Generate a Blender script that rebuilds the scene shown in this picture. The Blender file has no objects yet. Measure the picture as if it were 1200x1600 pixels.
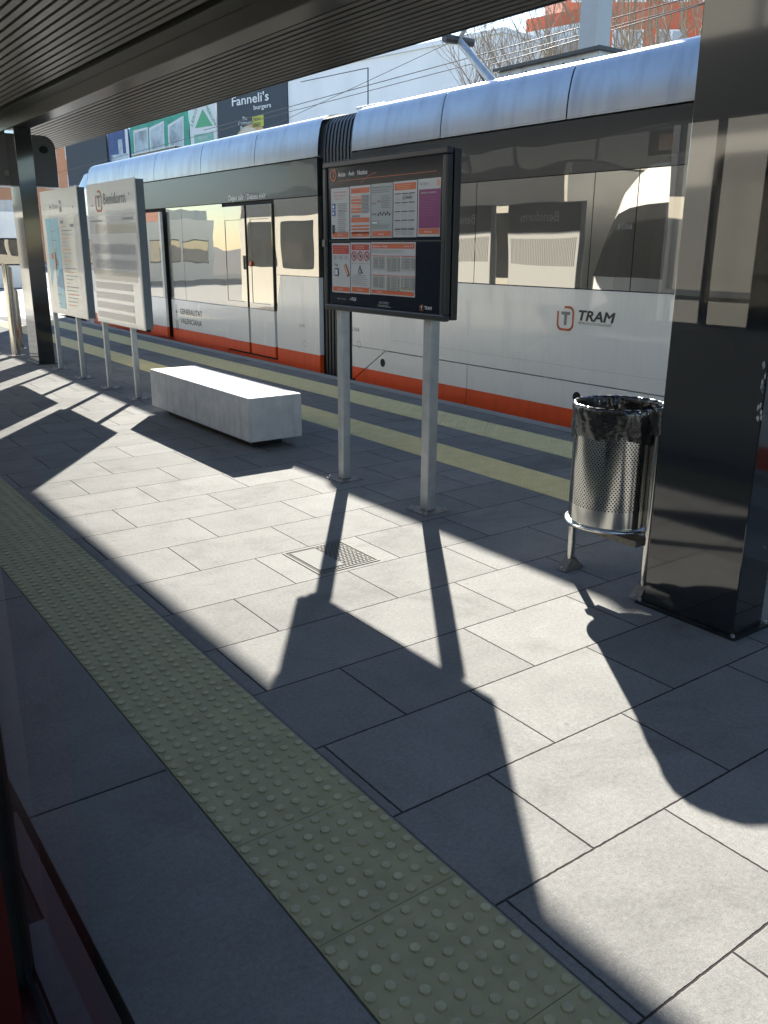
import bpy, math, random
from mathutils import Vector, Matrix
R = math.radians
random.seed(7)
scene = bpy.context.scene
col = scene.collection

# ---------------- camera ----------------
H = 1.46
YA, PI_, RO, F = R(54.08612), R(-17.09135), R(0.30528), 1346.56
fw = Vector((math.cos(PI_)*math.cos(YA), math.cos(PI_)*math.sin(YA), math.sin(PI_)))
rt = fw.cross(Vector((0, 0, 1))).normalized(); up = rt.cross(fw)
r2 = math.cos(RO)*rt + math.sin(RO)*up
u2 = -math.sin(RO)*rt + math.cos(RO)*up
cam_d = bpy.data.cameras.new('camera'); cam = bpy.data.objects.new('camera', cam_d); col.objects.link(cam)
m = Matrix((r2, u2, -fw)).transposed().to_4x4(); m.translation = (0, 0, H); cam.matrix_world = m
cam_d.sensor_fit = 'VERTICAL'; cam_d.sensor_height = 24; cam_d.lens = F/1600*24
cam_d.clip_start = 0.02; cam_d.clip_end = 2000
scene.camera = cam
# ---------------- light ----------------
SUN = Vector((1.10, 1.515, 1.0)).normalized()
el = math.asin(SUN.z); azc = math.atan2(SUN.x, SUN.y)      # clockwise from +Y
w = bpy.data.worlds.new("World"); scene.world = w; w.use_nodes = True
wn = w.node_tree; bg = wn.nodes['Background']
sky = wn.nodes.new('ShaderNodeTexSky'); sky.sky_type = 'NISHITA'; sky.sun_disc = False
sky.sun_elevation = el; sky.sun_rotation = azc; sky.air_density = 1.0; sky.dust_density = 0.15; sky.ozone_density = 2.0
wn.links.new(sky.outputs[0], bg.inputs[0]); bg.inputs[1].default_value = 0.08
sd = bpy.data.lights.new('sun', 'SUN'); sd.energy = 5.0; sd.angle = R(0.6); sd.color = (1, .94, .85)
so = bpy.data.objects.new('sun', sd); col.objects.link(so)
so.rotation_euler = SUN.to_track_quat('Z', 'Y').to_euler()
scene.view_settings.view_transform = 'Standard'; scene.view_settings.look = 'None'
scene.view_settings.exposure = 2.33; scene.view_settings.gamma = 1
scene.cycles.max_bounces = 10; scene.cycles.diffuse_bounces = 4
scene.cycles.glossy_bounces = 5; scene.cycles.transparent_max_bounces = 16

# ---------------- materials ----------------
MATS = {}
def mat(name, c, rough=.5, metal=0, var=0, vscale=6, bump=0, bscale=40, spec=.5, coat=0, emis=None, grime=0, gscale=3):
    if name in MATS: return MATS[name]
    M = bpy.data.materials.new(name); M.use_nodes = True; nt = M.node_tree; b = nt.nodes['Principled BSDF']
    b.inputs['Base Color'].default_value = (*c, 1); b.inputs['Roughness'].default_value = rough
    b.inputs['Metallic'].default_value = metal; b.inputs['Specular IOR Level'].default_value = spec
    b.inputs['Coat Weight'].default_value = coat; b.inputs['Coat Roughness'].default_value = .05
    geo = nt.nodes.new('ShaderNodeNewGeometry')
    if var or grime:
        n = nt.nodes.new('ShaderNodeTexNoise'); n.inputs['Scale'].default_value = vscale; n.inputs['Detail'].default_value = 8
        n.inputs['Roughness'].default_value = .65
        nt.links.new(geo.outputs['Position'], n.inputs['Vector'])
        r = nt.nodes.new('ShaderNodeMapRange'); r.inputs[1].default_value = .3; r.inputs[2].default_value = .7
        r.inputs[3].default_value = 1-var; r.inputs[4].default_value = 1+var
        nt.links.new(n.outputs[0], r.inputs[0])
        mx = nt.nodes.new('ShaderNodeVectorMath'); mx.operation = 'SCALE'; mx.inputs[0].default_value = c
        nt.links.new(r.outputs[0], mx.inputs['Scale'])
        out = mx.outputs[0]
        if grime:
            n2 = nt.nodes.new('ShaderNodeTexNoise'); n2.inputs['Scale'].default_value = gscale; n2.inputs['Detail'].default_value = 6
            mp = nt.nodes.new('ShaderNodeMapping'); mp.inputs['Scale'].default_value = (4, 4, .5)
            nt.links.new(geo.outputs['Position'], mp.inputs[0]); nt.links.new(mp.outputs[0], n2.inputs['Vector'])
            rr = nt.nodes.new('ShaderNodeMapRange'); rr.inputs[1].default_value = .5; rr.inputs[2].default_value = .8
            rr.inputs[3].default_value = 1; rr.inputs[4].default_value = 1-grime
            nt.links.new(n2.outputs[0], rr.inputs[0])
            m2 = nt.nodes.new('ShaderNodeVectorMath'); m2.operation = 'SCALE'
            nt.links.new(out, m2.inputs[0]); nt.links.new(rr.outputs[0], m2.inputs['Scale']); out = m2.outputs[0]
            r3 = nt.nodes.new('ShaderNodeMapRange'); r3.inputs[3].default_value = rough*.8; r3.inputs[4].default_value = min(1, rough*1.3+.05)
            nt.links.new(n2.outputs[0], r3.inputs[0]); nt.links.new(r3.outputs[0], b.inputs['Roughness'])
        nt.links.new(out, b.inputs['Base Color'])
    if bump:
        n = nt.nodes.new('ShaderNodeTexNoise'); n.inputs['Scale'].default_value = bscale; n.inputs['Detail'].default_value = 4
        nt.links.new(geo.outputs['Position'], n.inputs['Vector'])
        bm_ = nt.nodes.new('ShaderNodeBump'); bm_.inputs['Strength'].default_value = 1; bm_.inputs['Distance'].default_value = bump
        nt.links.new(n.outputs[0], bm_.inputs['Height']); nt.links.new(bm_.outputs[0], b.inputs['Normal'])
    if emis:
        b.inputs['Emission Color'].default_value = (*emis[0], 1); b.inputs['Emission Strength'].default_value = emis[1]
    MATS[name] = M
    return M
def G(v): return ((v/255+.055)/1.055)**2.4 if v > 10 else v/3294
def C(r, g, b, k=1): return (G(r)*k, G(g)*k, G(b)*k)
class N:   # tiny math-node helper
    def __init__(s, nt): s.nt = nt
    def m(s, op, a, b=None, c=None):
        n = s.nt.nodes.new('ShaderNodeMath'); n.operation = op
        for i, v in enumerate((a, b, c)):
            if v is None: continue
            if isinstance(v, (int, float)): n.inputs[i].default_value = v
            else: s.nt.links.new(v, n.inputs[i])
        return n.outputs[0]
def tile_mat(name, px, py, x0, xodd, y0, jw, base, joint, var=.1):
    """running-bond slabs: rows of depth py starting at y0, slab length px, odd rows shifted to xodd"""
    M = bpy.data.materials.new(name); M.use_nodes = True; nt = M.node_tree; b = nt.nodes['Principled BSDF']; n = N(nt)
    geo = nt.nodes.new('ShaderNodeNewGeometry'); sp = nt.nodes.new('ShaderNodeSeparateXYZ')
    nt.links.new(geo.outputs['Position'], sp.inputs[0]); X, Y = sp.outputs[0], sp.outputs[1]
    ns = nt.nodes.new('ShaderNodeTexNoise'); ns.inputs['Scale'].default_value = 45; ns.inputs['Detail'].default_value = 2
    nt.links.new(geo.outputs['Position'], ns.inputs['Vector'])
    wob = n.m('MULTIPLY', n.m('SUBTRACT', ns.outputs[0], .5), .005)
    X2 = n.m('ADD', X, wob); Y2 = n.m('ADD', Y, wob)
    ry = n.m('DIVIDE', n.m('SUBTRACT', Y2, y0), py); row = n.m('FLOOR', ry); fy = n.m('SUBTRACT', ry, row)
    par = n.m('FLOORED_MODULO', row, 2)
    off = n.m('ADD', n.m('MULTIPLY', par, xodd-x0), x0)
    jn = nt.nodes.new('ShaderNodeTexWhiteNoise'); jn.noise_dimensions = '1D'; nt.links.new(row, jn.inputs['W'])
    off = n.m('ADD', off, n.m('MULTIPLY', n.m('SUBTRACT', jn.outputs[0], .5), .03))
    rx = n.m('DIVIDE', n.m('SUBTRACT', X2, off), px); cx = n.m('FLOOR', rx); fx = n.m('SUBTRACT', rx, cx)
    dy = n.m('MULTIPLY', n.m('MINIMUM', fy, n.m('SUBTRACT', 1, fy)), py)
    dx = n.m('MULTIPLY', n.m('MINIMUM', fx, n.m('SUBTRACT', 1, fx)), px)
    d = n.m('MINIMUM', dx, dy)
    mr = nt.nodes.new('ShaderNodeMapRange'); mr.interpolation_type = 'SMOOTHSTEP'
    mr.inputs[1].default_value = jw*.5; mr.inputs[2].default_value = jw*1.1
    nt.links.new(d, mr.inputs[0]); J = mr.outputs[0]
    cmb = nt.nodes.new('ShaderNodeCombineXYZ'); nt.links.new(row, cmb.inputs[0]); nt.links.new(cx, cmb.inputs[1])
    wn_ = nt.nodes.new('ShaderNodeTexWhiteNoise'); nt.links.new(cmb.outputs[0], wn_.inputs['Vector'])
    f1 = nt.nodes.new('ShaderNodeTexNoise'); f1.inputs['Scale'].default_value = 210; f1.inputs['Detail'].default_value = 3; f1.inputs['Roughness'].default_value = .7
    f2 = nt.nodes.new('ShaderNodeTexNoise'); f2.inputs['Scale'].default_value = 4; f2.inputs['Detail'].default_value = 7; f2.inputs['Roughness'].default_value = .7
    f3 = nt.nodes.new('ShaderNodeTexNoise'); f3.inputs['Scale'].default_value = 70; f3.inputs['Detail'].default_value = 5; f3.inputs['Roughness'].default_value = .7
    for q in (f1, f2, f3): nt.links.new(geo.outputs['Position'], q.inputs['Vector'])
    k = n.m('ADD', 1-var, n.m('MULTIPLY', wn_.outputs[0], 2*var))
    k = n.m('MULTIPLY', k, n.m('ADD', .55, n.m('MULTIPLY', f1.outputs[0], .9)))
    k = n.m('MULTIPLY', k, n.m('ADD', .7, n.m('MULTIPLY', f2.outputs[0], .6)))
    k = n.m('MULTIPLY', k, n.m('ADD', .6, n.m('MULTIPLY', f3.outputs[0], .8)))
    # small dark spots (gum, grit)
    vo = nt.nodes.new('ShaderNodeTexVoronoi'); vo.inputs['Scale'].default_value = 3.1; nt.links.new(geo.outputs['Position'], vo.inputs['Vector'])
    sp_ = nt.nodes.new('ShaderNodeMapRange'); sp_.inputs[1].default_value = .02; sp_.inputs[2].default_value = .045
    sp_.inputs[3].default_value = .72; sp_.inputs[4].default_value = 1; nt.links.new(vo.outputs['Distance'], sp_.inputs[0])
    k = n.m('MULTIPLY', k, sp_.outputs[0])
    v2 = nt.nodes.new('ShaderNodeTexVoronoi'); v2.inputs['Scale'].default_value = 7.3; v2.inputs['Randomness'].default_value = 1; nt.links.new(geo.outputs['Position'], v2.inputs['Vector'])
    s2 = nt.nodes.new('ShaderNodeMapRange'); s2.inputs[1].default_value = .05; s2.inputs[2].default_value = .09; s2.inputs[3].default_value = .80; s2.inputs[4].default_value = 1
    nt.links.new(v2.outputs['Distance'], s2.inputs[0]); sel = n.m('GREATER_THAN', v2.outputs['Color'], .82)
    k = n.m('MULTIPLY', k, n.m('SUBTRACT', 1, n.m('MULTIPLY', sel, n.m('SUBTRACT', 1, s2.outputs[0]))))
    f4 = nt.nodes.new('ShaderNodeTexNoise'); f4.inputs['Scale'].default_value = 1.6; f4.inputs['Detail'].default_value = 9; f4.inputs['Roughness'].default_value = .75; f4.inputs['Distortion'].default_value = .6
    nt.links.new(geo.outputs['Position'], f4.inputs['Vector'])
    s4 = nt.nodes.new('ShaderNodeMapRange'); s4.interpolation_type = 'SMOOTHSTEP'; s4.inputs[1].default_value = .50; s4.inputs[2].default_value = .68; s4.inputs[3].default_value = 1.03; s4.inputs[4].default_value = .84
    nt.links.new(f4.outputs[0], s4.inputs[0]); k = n.m('MULTIPLY', k, s4.outputs[0])
    vm = nt.nodes.new('ShaderNodeVectorMath'); vm.operation = 'SCALE'; vm.inputs[0].default_value = base; nt.links.new(k, vm.inputs['Scale'])
    mx = nt.nodes.new('ShaderNodeMix'); mx.data_type = 'RGBA'; nt.links.new(J, mx.inputs[0])
    mx.inputs[6].default_value = (*joint, 1); nt.links.new(vm.outputs[0], mx.inputs[7]); nt.links.new(mx.outputs[2], b.inputs['Base Color'])
    b.inputs['Roughness'].default_value = .9; b.inputs['Specular IOR Level'].default_value = .06
    bp = nt.nodes.new('ShaderNodeBump'); bp.inputs['Distance'].default_value = .004; bp.inputs['Strength'].default_value = .8
    hh = n.m('ADD', J, n.m('MULTIPLY', f1.outputs[0], .22)); nt.links.new(hh, bp.inputs['Height']); nt.links.new(bp.outputs[0], b.inputs['Normal'])
    MATS[name] = M; return M
def glass_mat(name, base, refl, wob=.0015, wscale=1.4, tint=(.9, .9, .88)):
    """coated opaque-looking tram glazing: dark body under a part-mirror coat, slightly wavy"""
    M = bpy.data.materials.new(name); M.use_nodes = True; nt = M.node_tree; b = nt.nodes['Principled BSDF']
    b.inputs['Base Color'].default_value = (*base, 1); b.inputs['Roughness'].default_value = .3
    g = nt.nodes.new('ShaderNodeBsdfGlossy'); g.inputs['Color'].default_value = (*tint, 1); g.inputs['Roughness'].default_value = .01
    geo = nt.nodes.new('ShaderNodeNewGeometry'); ns = nt.nodes.new('ShaderNodeTexNoise'); ns.inputs['Scale'].default_value = wscale; ns.inputs['Detail'].default_value = 1
    nt.links.new(geo.outputs['Position'], ns.inputs['Vector'])
    bp = nt.nodes.new('ShaderNodeBump'); bp.inputs['Distance'].default_value = wob*10; bp.inputs['Strength'].default_value = 1
    nt.links.new(ns.outputs[0], bp.inputs['Height']); nt.links.new(bp.outputs[0], g.inputs['Normal'])
    fr = nt.nodes.new('ShaderNodeFresnel'); fr.inputs['IOR'].default_value = 1.5; n = N(nt)
    fac = n.m('MINIMUM', n.m('ADD', n.m('MULTIPLY', fr.outputs[0], .1 if refl < .1 else .8), refl), 1)
    mx = nt.nodes.new('ShaderNodeMixShader'); nt.links.new(fac, mx.inputs[0]); nt.links.new(b.outputs[0], mx.inputs[1]); nt.links.new(g.outputs[0], mx.inputs[2])
    nt.links.new(mx.outputs[0], nt.nodes['Material Output'].inputs[0]); MATS[name] = M; return M
def pane_mat(name, tr, refl=0):
    M = bpy.data.materials.new(name); M.use_nodes = True; nt = M.node_tree; nt.nodes.remove(nt.nodes['Principled BSDF'])
    t = nt.nodes.new('ShaderNodeBsdfTransparent'); t.inputs[0].default_value = (*tr, 1)
    g = nt.nodes.new('ShaderNodeBsdfGlossy'); g.inputs['Roughness'].default_value = 0
    n = N(nt); geo = nt.nodes.new('ShaderNodeNewGeometry'); dt = nt.nodes.new('ShaderNodeVectorMath'); dt.operation = 'DOT_PRODUCT'
    nt.links.new(geo.outputs['Incoming'], dt.inputs[0]); nt.links.new(geo.outputs['Normal'], dt.inputs[1])
    c5 = n.m('POWER', n.m('SUBTRACT', 1, n.m('ABSOLUTE', dt.outputs['Value'])), 5)
    fac = n.m('MINIMUM', n.m('ADD', n.m('MULTIPLY', c5, .9), refl), 1)
    mx = nt.nodes.new('ShaderNodeMixShader'); nt.links.new(fac, mx.inputs[0]); nt.links.new(t.outputs[0], mx.inputs[1]); nt.links.new(g.outputs[0], mx.inputs[2])
    nt.links.new(mx.outputs[0], nt.nodes['Material Output'].inputs[0]); MATS[name] = M; return M

PAVE = tile_mat('paving', .59, .4, 1.515, 1.220, 1.177, .0036, (.195, .192, .184), (.035, .03, .03))
COPING = tile_mat('coping', 20, 1.6, -5, -5, 2.135-1.6*4, .004, (.19, .185, .178), (.02, .02, .02), var=.03)
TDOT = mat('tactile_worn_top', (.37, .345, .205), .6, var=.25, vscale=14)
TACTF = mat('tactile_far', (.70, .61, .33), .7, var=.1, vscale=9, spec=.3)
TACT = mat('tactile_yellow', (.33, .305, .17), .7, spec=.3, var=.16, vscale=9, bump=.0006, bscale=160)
TACTJ = mat('tactile_joint', (.08, .085, .06), .8)
ASPH = mat('ballast_ground', (.16, .15, .14), .9, var=.25, vscale=20, bump=.01, bscale=30)
CONC = mat('concrete_edge', (.25, .25, .24), .8, var=.1)
BENCH = mat('bench_concrete', (.50, .50, .49), .75, var=.14, vscale=7, bump=.003, bscale=45, grime=.2, gscale=5)
BLACK = mat('black_paint', (.013, .015, .017), .08, spec=.6, coat=1)
COLM = mat('charcoal_paint', (.02, .022, .024), .14, spec=.6, coat=.6, bump=.0006, bscale=5)
BEAM = mat('beam_metal', (.028, .029, .028), .3, metal=.3, var=.1, vscale=2, bump=.001, bscale=4)
SLAT = mat('slat_metal', (.15, .14, .125), .38, metal=.35, var=.12, vscale=3)
VOIDM = mat('ceiling_void', (.005, .005, .005), .9)
GALV = mat('galvanised_steel', (.42, .44, .45), .42, metal=.75, var=.12, vscale=14, grime=.25)
PLATE = mat('weathered_plate', (.2, .18, .155), .6, metal=.4, var=.3, vscale=40)
SS = mat('stainless', (.62, .61, .58), .16, metal=1, var=.05, vscale=20)
CASE = mat('case_black', (.015, .016, .018), .32, spec=.5)
INKB = mat('panel_black', (.010, .014, .022), .15, spec=.15)
PAPER = mat('paper', (.52, .52, .50), .35)
PAPERG = mat('paper_grey', (.35, .38, .36), .4)
ORNG = mat('print_orange', (.62, .12, .035), .35)
ORNL = mat('print_light_orange', (.75, .3, .15), .4)
MAG = mat('print_magenta', (.2, .008, .12), .35)
INK = mat('print_ink', (.03, .03, .035), .4)
INKG = mat('print_grey', (.22, .22, .22), .4)
INKY = mat('print_yellow', (.6, .55, .12), .4)
BLUEP = mat('print_blue', (.05, .15, .35), .4)
REDP = mat('print_red', (.5, .03, .03), .4)
WHITE = mat('print_white', (.75, .75, .75), .4)
SIGNW = mat('sign_white', (.72, .70, .64), .28, coat=.35, var=.04)
SIGNE = mat('sign_edge', (.13, .15, .17), .4, metal=.4)
MAPB = mat('map_sea_pale', (.26, .56, .68), .4, coat=.2)
MAPS = mat('map_sea_blue', (.03, .26, .44), .4, coat=.2)
MAPL = mat('map_land', (.60, .60, .52), .3, coat=.5, var=.08, vscale=9)
TTB = mat('timetable_band', (.50, .46, .36), .3, coat=.5)
TTG = mat('timetable_grey', (.26, .27, .29), .3, coat=.5)
TRW = mat('tram_white', (.86, .85, .81), .22, coat=.6, var=.02, vscale=1.5, bump=.003, bscale=.8, grime=.1)
TRO = mat('tram_orange', (.80, .085, .012), .35, coat=.4, var=.05, vscale=2, grime=.22, gscale=3)
TRD = mat('door_orange', (.82, .22, .06), .3, coat=.4)
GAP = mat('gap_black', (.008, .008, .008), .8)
SILV = mat('roof_silver', (.39, .40, .42), .32, metal=.85, var=.05, vscale=3, bump=.002, bscale=6, grime=.22, gscale=2.2)
ROOFD = mat('roof_dark', (.12, .12, .12), .7)
RUB = mat('bellows_rubber', (.03, .031, .033), .5)
FRZ = glass_mat('frieze_black', (.010, .013, .015), .015, wob=.0012, wscale=1.1, tint=(.8, .85, .9))
WIN = glass_mat('tram_glazing', (.07, .065, .055), .27, wob=.0004, wscale=1.1, tint=(1, .95, .86))
DISP = mat('display_red', (.05, .02, .018), .2)
PANE = pane_mat('window_pane', (.95, .97, .97), .08)
TINT = pane_mat('tinted_pane', (.46, .45, .42), .05)
OWNB = mat('own_tram_beige', (.56, .52, .44), .3, coat=.3, var=.03)
INTR = mat('tram_interior', (.035, .035, .035), .7)
OWNR = mat('own_tram_red', (.07, .003, .003), .5)
STEPR = mat('step_red', (.05, .006, .008), .6, var=.2, vscale=20)
STEPG = mat('step_grey', (.06, .055, .06), .6, var=.2, vscale=30)
FLOORM = mat('tram_floor', (.06, .06, .065), .7)
SEATM = mat('seat_dark', (.02, .02, .025), .7)
BLDW = mat('building_white', (.82, .81, .81), .85, var=.05, vscale=.4, grime=.08, gscale=.15)
BLDB = mat('building_beige', (.43, .405, .34), .85, var=.05, vscale=.5)
BRICKR = mat('building_red', (.52, .12, .06), .85, var=.08, vscale=1)
BRICKO = mat('building_orange', (.55, .28, .16), .85, var=.08, vscale=1)
WDARK = mat('building_glass', (.1, .12, .14), .15)
BARK = mat('bark', (.26, .2, .14), .85, var=.2, vscale=9)
BBD = mat('billboard_dark', (.035, .045, .06), .6, var=.1)
BBG = mat('billboard_green', (.06, .33, .24), .6, var=.25, vscale=1.5)
BBW = mat('billboard_white', (.68, .68, .68), .6)
BBBL = mat('billboard_blue', (.05, .09, .24), .6, var=.3, vscale=2)
LMG = mat('logo_green', (.10, .38, .2), .6)
PHOTO = mat('picture_print', (.40, .46, .5), .6, var=.6, vscale=.7)
PHOTO2 = mat('picture_food', (.5, .33, .18), .6, var=.3, vscale=1)
YEL = mat('yellow_paint', (.6, .5, .08), .6)
WIRE = mat('wire', (.05, .05, .055), .5, metal=.5)
BAG = mat('bin_bag', (.008, .008, .009), .2, spec=.7, coat=.4, bump=.009, bscale=24)
CHIP = mat('bare_chip', (.4, .42, .42), .6)

# ---------------- mesh builder ----------------
class MB:
    def __init__(s): s.v = []; s.f = []; s.m = []; s.mats = []; s.sm = []
    def mi(s, mt):
        if mt not in s.mats: s.mats.append(mt)
        return s.mats.index(mt)
    def add(s, vs, fs, mt, smooth=False):
        o = len(s.v); s.v += [tuple(v) for v in vs]; i = s.mi(mt)
        for f in fs: s.f.append([a+o for a in f]); s.m.append(i); s.sm.append(smooth)
        return s
    def box(s, x0, x1, y0, y1, z0, z1, mt):
        vs = [(x, y, z) for x in (x0, x1) for y in (y0, y1) for z in (z0, z1)]
        return s.add(vs, [(0, 1, 3, 2), (4, 6, 7, 5), (0, 4, 5, 1), (2, 3, 7, 6), (0, 2, 6, 4), (1, 5, 7, 3)], mt)
    def prism(s, poly, a0, a1, axis, mt, smooth=False, caps=True):
        """poly in the plane normal to axis ('x': (y,z), 'y': (x,z), 'z': (x,y))"""
        def P(p, a): return {'x': (a, p[0], p[1]), 'y': (p[0], a, p[1]), 'z': (p[0], p[1], a)}[axis]
        n = len(poly); vs = [P(p, a0) for p in poly]+[P(p, a1) for p in poly]
        fs = [(i, (i+1) % n, n+(i+1) % n, n+i) for i in range(n)]
        s.add(vs, fs, mt, smooth)
        if caps: s.add(vs, [tuple(range(n))[::-1], tuple(range(n, 2*n))], mt)
        return s
    def tube(s, p0, p1, r0, mt, r1=None, n=12, smooth=True, caps=True):
        p0, p1 = Vector(p0), Vector(p1); r1 = r0 if r1 is None else r1; d = (p1-p0).normalized()
        a = d.cross(Vector((0, 0, 1)) if abs(d.z) < .9 else Vector((1, 0, 0))).normalized(); b = d.cross(a)
        vs = [p0+(a*math.cos(t)+b*math.sin(t))*r0 for t in [2*math.pi*i/n for i in range(n)]] + \
             [p1+(a*math.cos(t)+b*math.sin(t))*r1 for t in [2*math.pi*i/n for i in range(n)]]
        s.add(vs, [(i, (i+1) % n, n+(i+1) % n, n+i) for i in range(n)], mt, smooth)
        if caps: s.add(vs, [tuple(range(n))[::-1], tuple(range(n, 2*n))], mt)
        return s
    def lathe(s, prof, cx, cy, mt, n=48, smooth=True, fn=None):
        vs = []
        for j, (r, z) in enumerate(prof):
            for i in range(n):
                t = 2*math.pi*i/n; rr, zz = (r, z) if fn is None else fn(r, z, t, j)
                vs.append((cx+rr*math.cos(t), cy+rr*math.sin(t), zz))
        fs = [(j*n+i, j*n+(i+1) % n, (j+1)*n+(i+1) % n, (j+1)*n+i) for j in range(len(prof)-1) for i in range(n)]
        return s.add(vs, fs, mt, smooth)
    def build(s, name, parent=None, bevel=0):
        me = bpy.data.meshes.new(name); me.from_pydata(s.v, [], s.f)
        for q in s.mats: me.materials.append(q)
        me.polygons.foreach_set('material_index', s.m); me.polygons.foreach_set('use_smooth', s.sm); me.update()
        o = bpy.data.objects.new(name, me); col.objects.link(o)
        if parent: o.parent = parent; o.matrix_parent_inverse = parent.matrix_world.inverted()
        if bevel:
            b = o.modifiers.new('bevel', 'BEVEL'); b.width = bevel; b.segments = 2; b.limit_method = 'ANGLE'; b.angle_limit = R(50)
        return o
def empty(name, loc, label, cat, group=None):
    o = bpy.data.objects.new(name, None); col.objects.link(o); o.location = loc; o.matrix_world = Matrix.Translation(loc)
    o['label'] = label; o['category'] = cat
    if group: o['group'] = group
    o.empty_display_size = .1
    return o
def tag(o, label, cat, group=None):
    o['label'] = label; o['category'] = cat
    if group: o['group'] = group
    return o
def struct(o): o['kind'] = 'structure'; return o
def stuff(o): o['kind'] = 'stuff'; return o
_tc = {}
def text_geo(t, bold=False):
    if (t, bold) in _tc: return _tc[(t, bold)]
    cu = bpy.data.curves.new('t', 'FONT'); cu.body = t; cu.size = 1; cu.resolution_u = 2
    o = bpy.data.objects.new('t', cu); col.objects.link(o)
    bpy.context.view_layer.update()
    e = o.evaluated_get(bpy.context.evaluated_depsgraph_get()); me = e.to_mesh()
    vs = [(v.co.x, v.co.y) for v in me.vertices]; fs = [tuple(p.vertices) for p in me.polygons]
    e.to_mesh_clear(); bpy.data.objects.remove(o); bpy.data.curves.remove(cu)
    _tc[(t, bold)] = (vs, fs); return vs, fs
class Face:
    """drawing on a vertical plane. o = origin (left bottom), u = unit vector to the viewer's right, layers step towards n"""
    def __init__(s, mb, o, u, n): s.mb = mb; s.o = Vector(o); s.u = Vector(u); s.n = Vector(n)
    def P(s, a, b, l): return s.o+s.u*a+Vector((0, 0, b))+s.n*l*.0012
    def rect(s, a0, a1, b0, b1, mt, l=1):
        s.mb.add([s.P(a0, b0, l), s.P(a1, b0, l), s.P(a1, b1, l), s.P(a0, b1, l)], [(0, 1, 2, 3)], mt); return s
    def poly(s, pts, mt, l=1):
        s.mb.add([s.P(a, b, l) for a, b in pts], [tuple(range(len(pts)))], mt); return s
    def text(s, t, a, b, h, mt, w=None, l=2, bold=False, slant=0, heavy=1):
        vs, fs = text_geo(t, bold)
        if not vs: return s
        vs = [(x+slant*y, y) for x, y in vs]
        x0 = min(v[0] for v in vs); x1 = max(v[0] for v in vs); y1 = .72
        k = (w/(x1-x0)) if w else h/y1*.85
        s.mb.add([s.P(a+(x-x0)*k, b+y*h/y1, l) for x, y in vs], fs, mt)
        if bold:
            for i_, (ex, ey) in enumerate(((.014, 0), (-.014, 0), (0, .012), (0, -.012))): s.mb.add([s.P(a+(x-x0+ex*heavy)*k, b+(y+ey*heavy)*h/y1, l+.12*(i_+1)) for x, y in vs], fs, mt)
        return s
    def ring(s, a, b, r0, r1, mt, l=2, n=24, sx=1):
        vs = []
        for i in range(n):
            t = 2*math.pi*i/n
            vs += [s.P(a+r0*sx*math.cos(t), b+r0*math.sin(t), l), s.P(a+r1*sx*math.cos(t), b+r1*math.sin(t), l)]
        s.mb.add(vs, [(2*i, 2*i+1, (2*i+3) % (2*n), (2*i+2) % (2*n)) for i in range(n)], mt); return s
    def disc(s, a, b, r, mt, l=2, n=18):
        s.mb.add([s.P(a+r*math.cos(2*math.pi*i/n), b+r*math.sin(2*math.pi*i/n), l) for i in range(n)], [tuple(range(n))], mt); return s
    def lines(s, a0, a1, b0, b1, k, mt, l=2, fill=.35, rag=.25):
        p = (b1-b0)/k
        for i in range(k):
            e = a1-(a1-a0)*rag*random.random(); s.rect(a0, e, b1-p*(i+.5)-p*fill/2, b1-p*(i+.5)+p*fill/2, mt, l)
        return s
    def bracket(s, a, b, sz, mt, mt2, l=2):
        """the network's rounded square bracket with a T inside; (a,b) = lower left"""
        th = sz*.11
        def arc(cx, cy, r, t0, t1, n=6):
            return [(cx+r*math.cos(R(t0+(t1-t0)*i/n)), cy+r*math.sin(R(t0+(t1-t0)*i/n))) for i in range(n+1)]
        def stroke(pts):
            for i in range(len(pts)-1):
                p, q = Vector(pts[i]), Vector(pts[i+1]); d = (q-p).normalized(); nn = Vector((-d.y, d.x))*th/2
                s.poly([p-nn-d*th*.1, q-nn+d*th*.1, q+nn+d*th*.1, p+nn-d*th*.1], mt, l)
        W_, H_ = sz*.92, sz; r = sz*.25; X = lambda v: a+v; Y = lambda v: b+v
        left = [(X(0), Y(H_*.8))]+[(X(0), Y(r))]+arc(X(r), Y(r), r, 180, 270)+arc(X(W_-r), Y(r), r, 270, 360)+[(X(W_), Y(H_-r))]+arc(X(W_-r), Y(H_-r), r, 0, 90)+[(X(W_*.42), Y(H_))]
        stroke(left)
        s.rect(X(W_*.22), X(W_*.80), Y(H_*.66), Y(H_*.80), mt2, l+1); s.rect(X(W_*.43), X(W_*.60), Y(H_*.20), Y(H_*.66), mt2, l+1)
        return s

# =====================================================================
# SETTING
# =====================================================================
g = MB()
g.add([(-600, -600, -.36), (900, -600, -.36), (900, 900, -.36), (-600, 900, -.36)], [(0, 1, 2, 3)], ASPH)
struct(g.build('ground'))
YN, YF = -7.0, 20.0
def sheet(x0, x1, y0, y1, z, mt, name, par=None):
    q = MB(); q.add([(x0, y0, z), (x1, y0, z), (x1, y1, z), (x0, y1, z)], [(0, 1, 2, 3)], mt); return struct(q.build(name, par))
p = MB()   # platform body with its edges (the paving sheets lie on it)
p.box(.385, 5.5, YN, YF, -.36, -.004, CONC)
struct(p.build('platform'))
sheet(.385, .768, YN, YF, 0, COPING, 'platform_edge')
sheet(1.178, 3.82, YN, YF, 0, PAVE, 'pavement')
sheet(4.21, 4.67, YN, YF, 0, PAVE, 'pavement')
sheet(5.10, 5.36, YN, YF, 0, PAVE, 'pavement')
q = MB(); q.box(5.364, 5.42, YN, YF, -.02, .002, CONC); q.box(5.428, 5.5, YN, YF, -.02, .001, CONC); struct(q.build('platform_edge'))
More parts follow.
